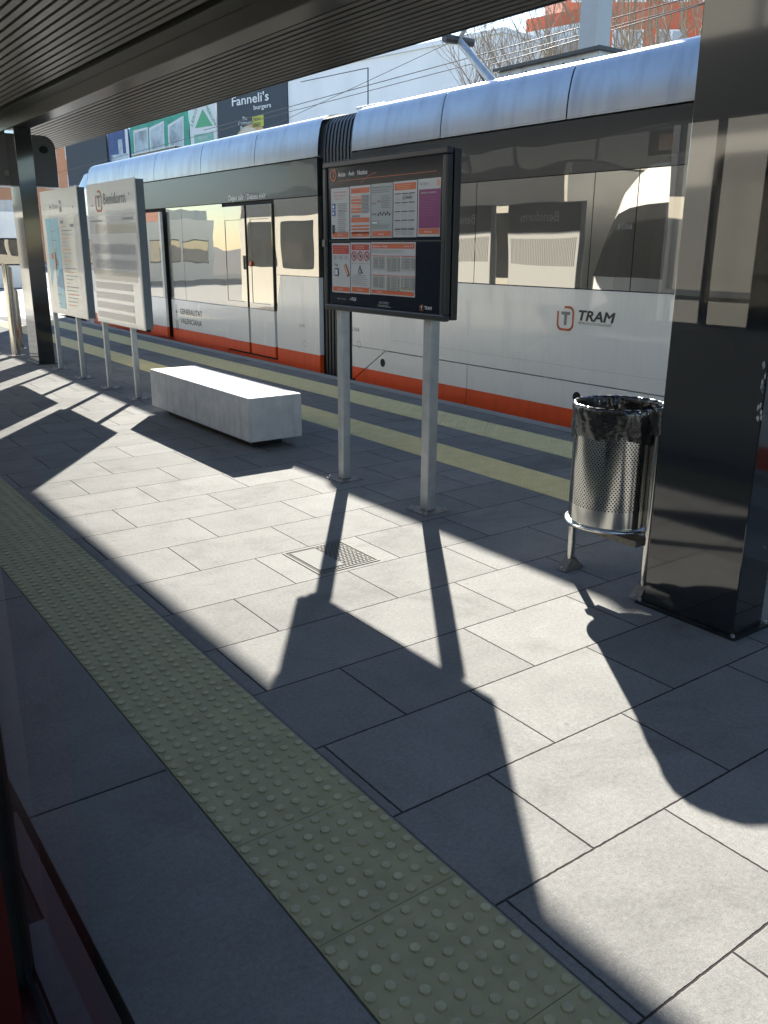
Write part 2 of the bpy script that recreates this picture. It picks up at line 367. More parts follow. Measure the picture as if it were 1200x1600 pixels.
def tactile(x0, x1, ya, yb, name, dots=True, TACT=TACT):
    q = MB(); q.add([(x0, ya, -.0035), (x1, ya, -.0035), (x1, yb, -.0035), (x0, yb, -.0035)], [(0, 1, 2, 3)], TACTJ)
    k0 = math.floor((ya-1.309)/.4); k1 = math.ceil((yb-1.309)/.4); W = x1-x0
    n = 8
    for k in range(k0, k1):
        y = 1.309+.4*k
        q.box(x0+.004, x1-.004, y+.0008, y+.3992, -.003, .001, TACT)
        if dots:
            for i in range(8):
                for j in range(8):
                    cx = (x0+x1)/2-.175*W/.39+i*.05*W/.39; cy = y+.025+.05*j
                    ring = lambda r, z: [(cx+r*math.cos(2*math.pi*a/n), cy+r*math.sin(2*math.pi*a/n), z) for a in range(n)]
                    if y > 9: ring2 = 6
                    vs = ring(.0150, .001)+ring(.0124, .0052)+ring(.0085, .0062)
                    fs = [(a, (a+1) % n, n+(a+1) % n, n+a) for a in range(n)]+[(n+a, n+(a+1) % n, 2*n+(a+1) % n, 2*n+a) for a in range(n)]
                    q.add(vs, fs[:n], TACT, True); q.add(vs, fs[n:]+[tuple(range(2*n, 3*n))], TDOT if TACT is not TACTF else TACTF, True)
        else:
            for i in range(11):
                cx = x0+.022+i*(W-.044)/10
                q.box(cx-.008, cx+.008, y+.004, y+.396, .0009, .005, TACT)
    return struct(q.build(name))
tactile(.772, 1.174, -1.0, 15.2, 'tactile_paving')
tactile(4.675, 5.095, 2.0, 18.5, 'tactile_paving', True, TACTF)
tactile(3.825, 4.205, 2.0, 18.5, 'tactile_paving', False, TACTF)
# level crossing / plaza beyond the platform end
sheet(-14, 14, YF+.02, 33.0, -.02, mat('plaza_paving', (.4, .39, .37), .8, var=.08, vscale=2), 'pavement')
sheet(-10, 22, 33.1, 70, -.03, mat('road_asphalt', (.09, .09, .09), .85, var=.1), 'road')

# manhole cover in the paving
t = empty('manhole_cover', (2.125, 3.385, 0), 'square cast metal inspection cover with studded pattern set in the sunlit paving', 'manhole cover')
q = MB(); X0, X1, Y0, Y1 = 1.955, 2.300, 3.205, 3.560
CAST = mat('cast_iron', (.16, .155, .145), .8, spec=.1, var=.15, vscale=30); CASTL = mat('cast_bright', (.20, .20, .19), .85, spec=.05)
q.box(X0, X1, Y0, Y0+.01, -.003, .003, CAST); q.box(X0, X1, Y1-.01, Y1, -.003, .003, CAST)
q.box(X0, X0+.01, Y0+.01, Y1-.01, -.003, .003, CAST); q.box(X1-.01, X1, Y0+.01, Y1-.01, -.003, .003, CAST); q.build('frame', t)
q = MB(); q.box(X0+.013, X1-.013, Y0+.013, Y1-.013, -.003, .0012, mat('cast_recess', (.09, .088, .08), .9, spec=.05))
q.box(X0+.03, X0+.17, Y0+.05, Y1-.03, .001, .0034, CASTL)
for i in range(15):
    for j in range(16):
        cx = X0+.028+i*.0205+(j % 2)*.008; cy = Y0+.025+j*.0203
        if X0+.02 < cx < X0+.178 and Y0+.04 < cy < Y1-.02: continue
        if cx > X1-.025: continue
        q.box(cx-.0068, cx+.0068, cy-.0068, cy+.0068, .001, .0036, CAST)
q.build('lid', t)

# =====================================================================
# CANOPY
# =====================================================================
cx0, cx1, cyA, cyB = 1.62, 4.5, -7.0, 15.3
can = empty('platform_canopy', (3.02, 4, 2.8), 'dark slatted metal canopy roof running over the platform', 'canopy')
q = MB()
q.box(cx0, 2.2, cyA, 13.4, 3.04, 3.10, VOIDM); q.box(2.2, cx1, cyA, 13.4, 3.08, 3.20, VOIDM); q.box(3.12, cx1, 13.4, cyB, 3.08, 3.26, VOIDM)
q.box(cx1, cx1+.02, cyA, cyB, 2.95, 3.30, BEAM); q.box(cx0-.02, cx0, cyA, 13.4, 2.95, 3.10, BEAM)
q.box(3.12, cx1, cyB, cyB+.02, 2.95, 3.3, BEAM); q.build('roof', can)
q = MB(); q.box(2.92, 3.12, cyA, 14.2, 2.80, 3.075, BEAM); q.build('beam', can, bevel=.006)
q = MB(); q.box(3.12, 3.30, cyA, 14.6, 2.93, 3.07, BEAM)
q.build('fascia', can)
q = MB()
x = 3.36
while x < cx1-.02:
    q.box(x-.026, x+.026, cyA, cyB-.03, 2.955, 2.985, SLAT); x += .079
x = 1.66
while x < 2.74:
    q.box(x-.026, x+.026, cyA, 13.35, 2.955, 2.985, SLAT); x += .079
q.box(2.76, 2.915, cyA, 13.4, 2.93, 3.05, BEAM)
y = -6.5
while y < 13:
    for a, b in ((1.64, 2.75), (3.31, 4.5)): q.box(a, b, y, y+.05, 2.99, 3.05, VOIDM)
    y += 1.2
q.build('slat_ceiling', can)

def column(y0, label):
    t = empty('canopy_column', (3.02, y0, 0), label, 'column', 'steel columns carrying the canopy')
    q = MB(); q.box(2.92, 3.12, y0, y0+.426, .012, 2.797, BLACK); q.build('shaft', t, bevel=.004)
    q = MB(); q.box(2.895, 3.145, y0-.025, y0+.451, .001, .0115, CASE)
    for a in (2.907, 3.133):
        for b in (y0-.01, y0+.436): q.tube((a, b, .011), (a, b, .022), .008, GALV, n=8)
    q.build('base_plate', t)
    return t
near = column(1.70, 'glossy black steel column nearest the camera, beside the waste bin')
farc = column(11.55, 'tall steel column far down the platform beside the map board')
column(-8.0+.2, 'black steel column behind the camera side of the platform') if False else None
# scratches and fixings on the near column
q = MB()
random.seed(3)
for (cy, cz, a, b, k) in ((1.716, 1.02, .012, .05, 7), (1.714, .915, .013, .045, 6)):
    for i in range(k):
        yy = cy+random.uniform(-a, a*.6); zz = cz+random.uniform(-b, b)
        pts = []
        for j in range(6):
            tt = 2*math.pi*j/6; pts.append((yy+.004*random.uniform(.4, 1.3)*math.cos(tt), zz+.014*random.uniform(.4, 1.3)*math.sin(tt)))
        q.prism(pts, 2.9192, 2.9203, 'x', CHIP)
q.build('paint_chip', near)
q = MB()
for z in (.82, 1.5, 2.2): q.tube((2.99, 1.7005, z), (2.99, 1.694, z), .007, GALV, n=10)
for z in (.35, .55, .7): q.tube((3.06, 1.7005, z), (3.06, 1.697, z), .004, GALV, n=8)
q.build('screw', near)

# display box beyond the far column
t = empty('information_display', (2.9, 12.4, 2.2), 'charcoal hanging display cabinet with rounded top corner behind the far column', 'display')
q = MB(); GREYB = mat('cabinet_grey', (.11, .115, .12), .45)
pts = [(2.2, 2.19), (3.62, 2.19)]+[(3.47+.15*math.cos(R(a)), 2.66+.15*math.sin(R(a))) for a in range(0, 91, 15)]+[(2.35+.15*math.cos(R(a)), 2.66+.15*math.sin(R(a))) for a in range(90, 181, 15)]
pts[1] = (3.62, 2.19); pts[-1] = (2.2, 2.66)
q.prism(pts, 12.35, 12.62, 'y', GREYB); q.build('cabinet', t, bevel=.005)
q = MB(); q.prism([(3.47+.055*math.cos(R(a)), 2.64+.045*math.sin(R(a))) for a in range(0, 360, 20)], 12.34, 12.349, 'y', GAP); q.build('speaker', t)
q = MB(); q.box(2.96, 3.08, 12.0, 12.35, 2.3, 2.36, GREYB); q.build('bracket', t)

# =====================================================================
# NOTICE BOARD (near)
# =====================================================================
XB = 2.93
nb = empty('notice_board', (3.0, 4.15, 0), 'black framed notice case of orange and white sheets on two galvanised posts', 'notice board')
def post(t, x, y, top, w=.045, plate=.11):
    q = MB(); q.box(x-w, x+w, y-w, y+w, .006, top, GALV)
    q.build('post', t, bevel=.006)
    q = MB(); q.box(x-plate, x+plate, y-plate, y+plate, .0008, .0058, PLATE)
    for a in (-1, 1):
        for b in (-1, 1):
            q.tube((x+a*plate*.75, y+b*plate*.75, .0055), (x+a*plate*.75, y+b*plate*.75, .016), .009, GALV, n=6)
            q.tube((x+a*plate*.75, y+b*plate*.75, .0155), (x+a*plate*.75, y+b*plate*.75, .026), .004, GALV, n=6)
    q.build('base_plate', t)
post(nb, 3.01, 4.60, 1.09, .03, .09); post(nb, 3.015, 3.73, 1.09, .033, .09)
ya, yb, za, zb = 3.53, 4.69, 1.088, 1.938
q = MB(); fr_ = .034
q.box(XB, XB+.042, ya, yb, za, za+fr_, CASE); q.box(XB, XB+.042, ya, yb, zb-fr_, zb, CASE)
q.box(XB, XB+.042, ya, ya+fr_, za+fr_, zb-fr_, CASE); q.box(XB, XB+.042, yb-fr_, yb, za+fr_, zb-fr_, CASE)
q.build('frame', nb, bevel=.006)
q = MB(); q.box(XB+.012, XB+.040, ya+fr_, yb-fr_, za+fr_, zb-fr_, INKB)
xf = XB+.012
F_ = Face(q, (xf, yb, 0), (0, -1, 0), (-1, 0, 0))
Yr = lambda y: yb-y       # world y -> distance from the left edge
F_.ring(Yr(4.585), 1.862, .026, .033, ORNG, n=28); F_.rect(Yr(4.588), Yr(4.582), 1.848, 1.868, ORNG); F_.disc(Yr(4.585), 1.876, .0045, ORNG)
F_.text('Aviso · Avís · Notice', Yr(4.535), 1.85, .026, WHITE, w=.30, bold=True)
# thin curved orange line
prev = None
for i in range(25):
    a = Yr(4.53)+(Yr(3.62)-Yr(4.53))*i/24; b = 1.828+.0*i
    if prev: F_.poly([(prev[0], prev[1]-.0012), (a, b-.0012), (a, b+.0012), (prev[0], prev[1]+.0012)], ORNG)
    prev = (a, b)
prev = None
for i in range(13):
    a = Yr(4.31)+.16*i/12; b = 1.805+.046*math.sin(R(90*i/12))
    if prev: F_.poly([(prev[0], prev[1]-.001), (a, b-.001), (a, b+.001), (prev[0], prev[1]+.001)], ORNG)
    prev = (a, b)
F_.text('GENERALITAT VALENCIANA', Yr(4.56), 1.155, .008, PAPERG, w=.1); F_.text('✓FGV', Yr(4.42), 1.153, .02, WHITE, w=.07, bold=True)
F_.text('AJUNTAMENT', Yr(4.12), 1.15, .014, PAPERG, w=.1); F_.lines(Yr(4.13), Yr(4.0), 1.133, 1.146, 2, PAPERG, 2)
F_.bracket(Yr(3.74), 1.135, .03, ORNG, WHITE); F_.text('TRAM', Yr(3.70), 1.142, .018, WHITE, w=.06, bold=True)
F_.rect(0.04, yb-ya-.04, 1.489, 1.496, CASE, 1)
q.build('backing_panel', nb)
q = MB(); q.box(XB-.012, XB, 4.655, 4.685, 1.46, 1.50, SS); q.build('latch', nb)
def sheetp(y_left, y_right, z0, z1, fn):
    q = MB(); W_ = y_left-y_right; q.box(xf-.0022, xf-.0012, y_right, y_left, z0, z1, PAPER)
    f = Face(q, (xf-.0022, y_left, z0), (0, -1, 0), (-1, 0, 0)); fn(f, W_, z1-z0); return q.build('poster', nb)
def p1(f, W, H_):
    f.text('Medidas de seguridad', .03, H_-.028, .010, ORNG, w=W-.06); f.text('Mesures de seguretat', .03, H_-.046, .010, ORNG, w=W-.06); f.text('Safety measures', .05, H_-.064, .009, ORNG, w=W-.11)
    f.rect(.01, .05, H_-.118, H_-.085, BLUEP); f.rect(.01, .05, H_-.155, H_-.123, BLUEP); f.rect(.01, .04, H_-.255, H_-.205, INK)
    f.disc(.026, H_-.103, .009, WHITE); f.disc(.026, H_-.14, .008, WHITE)
    for a in (.16, .205, .25): f.lines(.075, W-.02, H_-a-.008, H_-a+.055-.02, 4, INKG)
    f.lines(.075, W-.02, H_-.13, H_-.085, 5, INKG)
    f.rect(.012, W-.012, .008, .038, ORNG); f.text('Gràcies', W*.36, .018, .01, WHITE, w=.05)
def p2(f, W, H_):
    f.rect(.012, W-.012, H_-.04, H_-.012, ORNG); f.text('Horarios', .03, H_-.032, .01, REDP, w=.07)
    for i in range(6): f.rect(.012, .115, H_-.055-.016*i-.011, H_-.055-.016*i, ORNG if i % 3 else ORNL)
    f.lines(.12, W-.012, H_-.15, H_-.05, 14, INKG, rag=.05, fill=.6)
    f.rect(.02, .1, H_-.17, H_-.158, INKG)
    f.rect(.012, W-.012, H_-.198, H_-.172, ORNG)
    for i in range(3): f.rect(.012, W-.012, H_-.222-.018*i, H_-.212-.018*i, ORNG)
    f.rect(.012, W-.012, .008, .032, ORNG); f.text('Gràcies', W*.36, .014, .01, WHITE, w=.05)
def p3(f, W, H_):
    f.rect(.002, W-.002, .002, H_-.002, PAPERG, .5)
    f.text('Nueva tarjeta de transporte', .012, H_-.022, .008, INK, w=W-.024); f.lines(.012, W-.012, H_-.05, H_-.028, 2, INKG)
    f.text('Zona', .012, H_-.105, .01, INK, w=.035); f.text('TAM', .06, H_-.1, .016, ORNG, w=.03)
    f.lines(.1, W-.012, H_-.13, H_-.06, 8, INKG)
    f.text('TRAM', .012, H_-.165, .012, INK, w=.04)
    for i in range(7): f.disc(.075+.017*i, H_-.158+(.006 if i % 2 else -.004), .0068, INK)
    f.rect(.012, .07, H_-.212, H_-.195, INKG); f.rect(.016, .066, H_-.208, H_-.199, WHITE, 3)
    f.lines(.012, W-.012, .045, .07, 3, INKG); f.rect(.012, W-.012, .008, .036, ORNG); f.text('Gràcies', W*.36, .016, .01, WHITE, w=.05)
def p4(f, W, H_):
    f.rect(.01, W-.01, H_-.045, H_-.01, ORNG); f.lines(.03, W-.03, H_-.04, H_-.016, 3, ORNL, 3)
    for i in range(5):
        for j in range(3):
            f.rect(.012+j*.062, .066+j*.062, H_-.065-.045*i, H_-.06-.045*i, INK)
            f.lines(.014+j*.062, .064+j*.062, H_-.1-.045*i, H_-.068-.045*i, 5, mat('print_faint', (.42, .42, .42), .5), 2, fill=.3)
    f.bracket(.085, H_-.095, .02, ORNG, INKG); f.text('TRAM', .11, H_-.09, .012, INK, w=.05, bold=True); f.lines(.02, W-.02, .01, .05, 5, INKG, fill=.15)
def p5(f, W, H_):
    f.text('Nit TRAM', .02, H_-.032, .014, INKG, w=.06); f.rect(W-.03, W-.012, H_-.04, H_-.01, ORNL)
    f.rect(.01, W-.002, .042, H_-.052, MAG); f.text('Servicio nocturno', .03, H_-.072, .009, WHITE, w=.12); f.lines(.02, W-.02, .1, H_-.085, 8, mat('print_pink', (.35, .08, .24), .4), 2, fill=.14)
    f.rect(.01, W-.005, .012, .040, ORNG); f.text('Gràcies', W*.33, .02, .01, WHITE, w=.06)
def p6(f, W, H_):
    f.rect(.01, W-.01, H_-.062, H_-.012, REDP); f.lines(.02, W-.02, H_-.055, H_-.02, 3, ORNG, 3)
    for i in range(3): f.lines(.02+.062*i, .06+.062*i, H_-.095, H_-.07, 3, INKG)
    f.text('App', .03, H_-.13, .014, INK, w=.04); f.rect(.03, .075, H_-.19, H_-.145, INK); f.rect(.04, .065, H_-.183, H_-.152, WHITE, 3)
    f.poly([(.13, H_-.13), (.155, H_-.115), (.195, H_-.18), (.17, H_-.195)], INK); f.poly([(.137, H_-.13), (.154, H_-.12), (.187, H_-.176), (.171, H_-.186)], ORNL, 3)
    f.rect(.01, W-.005, .008, .034, ORNG); f.text('Gràcies', W*.3, .016, .01, WHITE, w=.06)
def p7(f, W, H_):
    f.rect(.012, W-.012, H_-.042, H_-.01, REDP); f.lines(.05, W-.05, H_-.036, H_-.016, 2, ORNL, 3)
    for i in range(3):
        cx = .04+.065*i; f.ring(cx, H_-.075, .021, .027, REDP, 3); f.poly([(cx-.018, H_-.061), (cx-.014, H_-.057), (cx+.018, H_-.089), (cx+.014, H_-.093)], REDP, 3); f.rect(cx-.009, cx+.009, H_-.082, H_-.07, INK)
    f.rect(.012, W-.012, H_-.117, H_-.1155, INKG)
    f.disc(.1, H_-.135, .007, INK); f.ring(.1, H_-.16, .012, .017, INK); f.poly([(.095, H_-.145), (.105, H_-.145), (.13, H_-.17), (.118, H_-.172)], INK)
    f.lines(.012, W-.012, .045, .11, 6, INKG, fill=.18); f.rect(.012, W-.012, .008, .036, ORNG); f.text('Gràcies', W*.33, .017, .01, WHITE, w=.06)
def p8(f, W, H_):
    f.rect(.008, W-.008, H_-.034, H_-.008, ORNG); f.text('Benidorm - Dénia', .02, H_-.027, .011, WHITE, w=.14); f.text('Línea L9', W-.1, H_-.026, .01, WHITE, w=.08)
    f.lines(.012, W*.8, H_-.06, H_-.04, 3, INKG, fill=.2)
    for r_ in (0, 1):
        for c_ in range(3):
            a0 = .012+c_*.137; b1 = H_-.072-r_*.105
            f.rect(a0, a0+.125, b1-.004, b1, ORNG)
            for k in range(13):
                if k*.0095 > .115: break
                f.rect(a0+.004+k*.0095, a0+.0095+k*.0095, b1-(.085 if c_ == 1 else .07), b1-.009, INKY if (k+c_*2) % 6 == 0 else INKG)
            f.lines(a0, a0+.122, b1-.085, b1-.009, 9, PAPER, 3, fill=.3, rag=0)
    f.rect(W-.125, W-.03, .034, .048, INKY); f.rect(.008, W-.008, .006, .028, ORNG); f.text('Gràcies', .06, .012, .01, WHITE, w=.05)
for args in ((4.614, 4.418, 1.505, 1.790, p1), (4.410, 4.204, 1.508, 1.792, p2), (4.198, 3.994, 1.509, 1.793, p3), (3.987, 3.779, 1.511, 1.795, p4), (3.772, 3.585, 1.513, 1.797, p5),
             (4.612, 4.414, 1.195, 1.481, p6), (4.408, 4.204, 1.197, 1.484, p7), (4.198, 3.786, 1.200, 1.486, p8)): sheetp(*args)
# second case on the back of the posts
q = MB(); q.box(2.99, 3.034, 3.54, 4.70, 1.092, 1.935, CASE)
f = Face(q, (3.034, 3.54, 0), (0, 1, 0), (1, 0, 0))
f.rect(.05, 1.15, 1.13, 1.62, PAPER); f.text('Benidorm', .35, 1.72, .09, WHITE, w=.6)
for i in range(44): f.rect(.08+i*.0235, .09+i*.0235, 1.42, 1.56, INKG); f.rect(.08+i*.0235, .09+i*.0235, 1.18, 1.36, INKG)
q.build('rear_case', nb, bevel=.004)

# =====================================================================
# MAP BOARD and STOP NAME BOARD
# =====================================================================
def stand_board(name, label, cat, y_r, y_l, z0, z1, posts, draw):
    t = empty(name, (3.0, (y_r+y_l)/2, 0), label, cat)
    for y in posts: post(t, 3.03, y, z1-.25, w=.025, plate=.09)
    q = MB(); q.box(2.998, 3.075, y_r+.012, y_l-.012, z0+.01, z1-.008, SIGNE); q.build('panel_box', t, bevel=.004)
    q = MB(); q.box(2.985, 2.9965, y_r, y_l, z0, z1, SIGNW)
    f = Face(q, (2.985, y_l, z0), (0, -1, 0), (-1, 0, 0)); draw(f, y_l-y_r, z1-z0)
    q.build('face_panel', t, bevel=.003)
    q = MB(); fb = Face(q, (3.0752, y_r, z0), (0, 1, 0), (1, 0, 0)); W = y_l-y_r; Hh = z1-z0
    fb.rect(.02, W-.02, .02, Hh-.38, PAPER); fb.rect(.02, W-.02, Hh-.38, Hh-.02, INKB); fb.text('Benidorm', W*.3, Hh-.25, .13, PAPERG, w=W*.5)
    for i in range(40): fb.rect(.06+i*(W-.12)/40, .06+(i+.4)*(W-.12)/40, Hh-.8, Hh-.46, INKG)
    q.build('rear_panel', t); return t
def d_map(f, W, H_):
    f.text('←', .34, H_-.21, .07, INK, w=.09); f.text('Dénia', .47, H_-.20, .055, INKG, w=.2); f.rect(.72, .80, H_-.24, H_-.12, INKG); f.rect(.735, .785, H_-.19, H_-.15, SIGNW, 2)
    f.disc(.12, H_-.2, .012, INKG); f.disc(1.2, H_-.2, .012, INKG)
    f.rect(.10, 1.28, .06, H_-.29, SIGNW, .6)
    f.rect(.13, .62, .07, H_-.30, MAPL, 1); 
    f.poly([(.13, .3), (.20, .38), (.30, .62), (.36, .9), (.40, 1.06), (.13, 1.06)], MAPB, 2); f.poly([(.38, .07), (.62, .07), (.62, 1.06), (.43, 1.06), (.40, .8), (.46, .62), (.36, .5), (.34, .25)], MAPB, 2)
    f.poly([(.36, .34), (.62, .28), (.62, .52), (.50, .50), (.44, .44)], MAPS, 3)
    f.rect(.24, .32, .62, .68, ORNG, 4); f.rect(.38, .42, .5, .7, INK, 4); f.ring(.46, .58, .02, .032, REDP, 4)
    for i in range(9): f.rect(.30+random.random()*.1, .44+random.random()*.08, .12+i*.1, .127+i*.1, INKG, 5)
    f.rect(.68, 1.24, .07, H_-.30, MAPL, 1); f.rect(.70, .82, H_-.36, H_-.33, INKG, 2)
    random.seed(5)
    for i in range(22): f.rect(.72, .72+.1+random.random()*.35, .12+i*.04, .13+i*.04, ORNL if i % 3 == 0 else INKG if i % 5 == 0 else PAPERG, 2)
    f.rect(1.05, 1.17, H_-.40, H_-.37, INKG, 3)
def d_stop(f, W, H_):
    f.bracket(.27, H_-.255, .18, ORNG, INKG); f.text('Benidorm', .50, H_-.20, .105, INKG, w=.60, bold=True)
    f.disc(.15, H_-.2, .012, INKG); f.disc(1.2, H_-.13, .012, INKG)
    f.rect(.02, W-.02, .03, H_-.30, mat('sleeve_white', (.66, .66, .64), .2, coat=.8), .6)
    f.rect(.05, .42, H_-.355, H_-.34, INKG, 2); f.rect(.98, 1.25, H_-.35, H_-.33, INKG, 2)
    f.rect(.20, W-.04, H_-.46, H_-.385, TTB, 2); f.rect(.06, W-.02, H_-.56, H_-.47, SIGNW, 2)
    for blk in (H_-.66, H_-.80):
        for i in range(34): f.rect(.12+i*.034, .128+i*.034, blk, blk+.09, INKG, 2)
    f.rect(.06, W-.1, H_-.91, H_-.815, TTB, 2)
    for k in range(4): f.rect(.05, W-.24, .05+.098*k, .05+.098*k+.065, TTG, 2)
stand_board('map_board', 'pale board with a blue coastal map and arrow, beside the far column', 'map board', 9.60, 10.97, .69, 2.05, (11.10-.1, 10.1), d_map)
stand_board('timetable_board', 'pale Benidorm stop board with timetables on two thin posts behind the bench', 'sign board', 7.93, 9.28, .70, 2.04, (9.45-.25, 8.37), d_stop)

# =====================================================================
# BENCH, BIN, BOLLARDS
# =====================================================================
bt = empty('concrete_bench', (3.07, 6.6, 0), 'long pale concrete block bench with its top in sun', 'bench')
q = MB(); q.box(2.853, 3.30, 5.63, 7.55, .07, .400, BENCH); q.build('block', bt, bevel=.008)
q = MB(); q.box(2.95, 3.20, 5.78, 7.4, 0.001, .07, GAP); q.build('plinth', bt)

bn = empty('waste_bin', (2.97, 2.385, 0), 'perforated stainless steel litter bin with black bag beside the black column', 'waste bin')
bx, by = 2.975, 2.385
M = bpy.data.materials.new('perforated_steel'); M.use_nodes = True; nt = M.node_tree; b = nt.nodes['Principled BSDF']; n = N(nt)
geo = nt.nodes.new('ShaderNodeNewGeometry'); sp = nt.nodes.new('ShaderNodeSeparateXYZ'); nt.links.new(geo.outputs['Position'], sp.inputs[0])
th = n.m('MULTIPLY', n.m('ARCTAN2', n.m('SUBTRACT', sp.outputs[1], by), n.m('SUBTRACT', sp.outputs[0], bx)), .185/.0145)
zz = n.m('DIVIDE', sp.outputs[2], .0145*.62)
rw = n.m('FLOOR', zz); th2 = n.m('ADD', th, n.m('MULTIPLY', n.m('FLOORED_MODULO', rw, 2), .5))
da = n.m('SUBTRACT', n.m('SUBTRACT', th2, n.m('FLOOR', th2)), .5); db = n.m('MULTIPLY', n.m('SUBTRACT', n.m('SUBTRACT', zz, rw), .5), .62)
dd = n.m('SQRT', n.m('ADD', n.m('MULTIPLY', da, da), n.m('MULTIPLY', db, db)))
hole = n.m('LESS_THAN', dd, .235); zin = n.m('MULTIPLY', n.m('GREATER_THAN', sp.outputs[2], .385), n.m('LESS_THAN', sp.outputs[2], .765)); hole = n.m('MULTIPLY', hole, zin)
b.inputs['Base Color'].default_value = (.66, .65, .61, 1); b.inputs['Metallic'].default_value = 1; b.inputs['Roughness'].default_value = .16
b2 = nt.nodes.new('ShaderNodeBsdfDiffuse'); b2.inputs[0].default_value = (.008, .008, .008, 1)
mx = nt.nodes.new('ShaderNodeMixShader'); nt.links.new(hole, mx.inputs[0]); nt.links.new(b.outputs[0], mx.inputs[1]); nt.links.new(b2.outputs[0], mx.inputs[2])
nt.links.new(mx.outputs[0], nt.nodes['Material Output'].inputs[0]); PERF = M
q = MB(); q.lathe([(.185, .30), (.185, .76)], bx, by, PERF, n=96); q.lathe([(.02, .296), (.185, .296)], bx, by, SS, n=48); q.build('bin_body', bn)
q = MB()
def torus(q, r, z, rr, mt, n=64, k=10):
    q.lathe([(r+rr*math.cos(2*math.pi*i/k), z+rr*math.sin(2*math.pi*i/k)) for i in range(k+1)], bx, by, mt, n=n)
torus(q, .193, .300, .009, SS); q.build('lower_ring', bn)
random.seed(11)
ph = [(random.uniform(5, 34), random.uniform(0, 6.28), random.uniform(.3, 1)) for _ in range(9)]
def wr(t, j): return sum(a*math.sin(k*t+p_+j*.6) for k, p_, a in [(round(k), p_, a) for k, p_, a in ph])/4
def bagf(r, z, t, j):
    k = wr(t, j); hem = .012*math.sin(2*t+.8)+.006*math.sin(5*t)
    return r+k*.006*(1 if j < 9 else .8)+.0022*math.sin(23*t+j*1.3)*(1 if j < 9 else 0), z+(k*.004 if 2 < j < 6 else 0)+(hem if j < 2 else 0)
q = MB(); q.lathe([(.187, .685), (.190, .70), (.195, .73), (.193, .765), (.198, .80), (.197, .820), (.191, .829), (.184, .826), (.179, .812), (.178, .76), (.176, .66), (.172, .5), (.165, .36), (.02, .34)], bx, by, BAG, n=128, fn=bagf)
q.build('bin_bag', bn)
for sy in (1, -1):
    yy = by+sy*.213
    q = MB(); q.tube((bx, yy, .01), (bx, yy, .72), .019, SS, n=20); q.build('leg', bn)
    q = MB(); q.prism([(bx-.05, yy-.03), (bx+.05, yy-.03), (bx+.05, yy+.03), (bx-.05, yy+.03)], .001, .006, 'z', PLATE)
    q.add([(bx-.065, yy-.03, .006), (bx-.065, yy+.03, .006), (bx-.012, yy-.022, .06), (bx-.012, yy+.022, .06), (bx+.065, yy-.03, .006), (bx+.065, yy+.03, .006), (bx+.012, yy-.022, .06), (bx+.012, yy+.022, .06)],
          [(0, 1, 3, 2), (5, 4, 6, 7), (0, 2, 6, 4), (1, 5, 7, 3)], PLATE)
    for a in (-.055, .055): q.tube((bx+a, yy, .006), (bx+a, yy, .02), .008, GALV, n=6)
    q.build('foot', bn)
q = MB(); q.box(bx-.06, bx+.03, by-.195, by+.195, .232, .262, PLATE); q.build('crossbar', bn, bevel=.003)
q = MB(); q.box(bx-.012, bx+.012, by-.2, by+.2, .262, .296, PLATE) if False else q.tube((bx, by, .262), (bx, by, .297), .03, SS); q.build('mount', bn)

def bollard(x, y, h, r, label):
    t = empty('steel_bollard', (x, y, 0), label, 'bollard', 'stainless bollards at the far end of the platform')
    q = MB(); n = 24; vs = [(x+r*math.cos(2*math.pi*i/n), y+r*math.sin(2*math.pi*i/n), .006) for i in range(n)]
    vs += [(a, b, h+(a-x)*-.6) for a, b, _ in vs]
    q.add(vs, [(i, (i+1) % n, n+(i+1) % n, n+i) for i in range(n)], SS, True); q.add(vs[n:], [tuple(range(n))], GAP); q.build('tube', t)
    q = MB(); q.tube((x, y, .001), (x, y, .006), r*1.8, SS, n=20); q.build('base_plate', t)
bollard(2.93, 12.72, 1.2, .062, 'tall polished steel bollard with slanted top, left of the far column')
bollard(3.19, 13.55, .85, .045, 'shorter steel bollard just behind the tall one')

# =====================================================================
# OPPOSITE TRAM
# =====================================================================
XF = 5.59
tr = empty('city_tram', (6.8, 6, -.3), 'white and orange articulated city tram standing across the platform', 'tram')
def cowl_profile(left):
    return [(5.598, 2.462), (5.600, 2.54), (5.610, 2.64), (5.630, 2.74), (5.652, 2.81), (5.69, 2.86), (5.76, 2.893), (5.88, 2.915), (6.05, 2.93)]
def cowl(y0, y1, name='roof_cowl'):
    pr = cowl_profile(y0 > 9); q = MB(); n = len(pr)
    vs = [(x, y0, z) for x, z in pr]+[(x, y1, z) for x, z in pr]
    q.add(vs, [(i, i+1, n+i+1, n+i) for i in range(n-1)], SILV, True)
    # lower lip
    q.box(5.596, 5.62, y0, y1, 2.448, 2.461, SILV)
    return q.build(name, tr)
def carbody(y0, y1, name):
    q = MB(); q.box(5.665, 7.95, y0, y1, -.3, 2.44, GAP)
    q.box(7.951, 7.97, y0, y1, -.3, 2.4, TRW)
    pts = [(5.68, 2.441), (5.69, 2.60), (5.72, 2.78), (5.85, 2.88), (6.1, 2.91), (7.5, 2.91), (7.8, 2.8), (7.93, 2.441)]
    q.prism(pts, y0+.01, y1-.01, 'y', ROOFD); return q.build(name, tr)
def panel(q, y0, y1, z0, z1, mt, x=0, d=.06): q.box(XF+x, XF+.06+x if d == .06 else XF+x+d, y0, y1, z0, z1, mt)
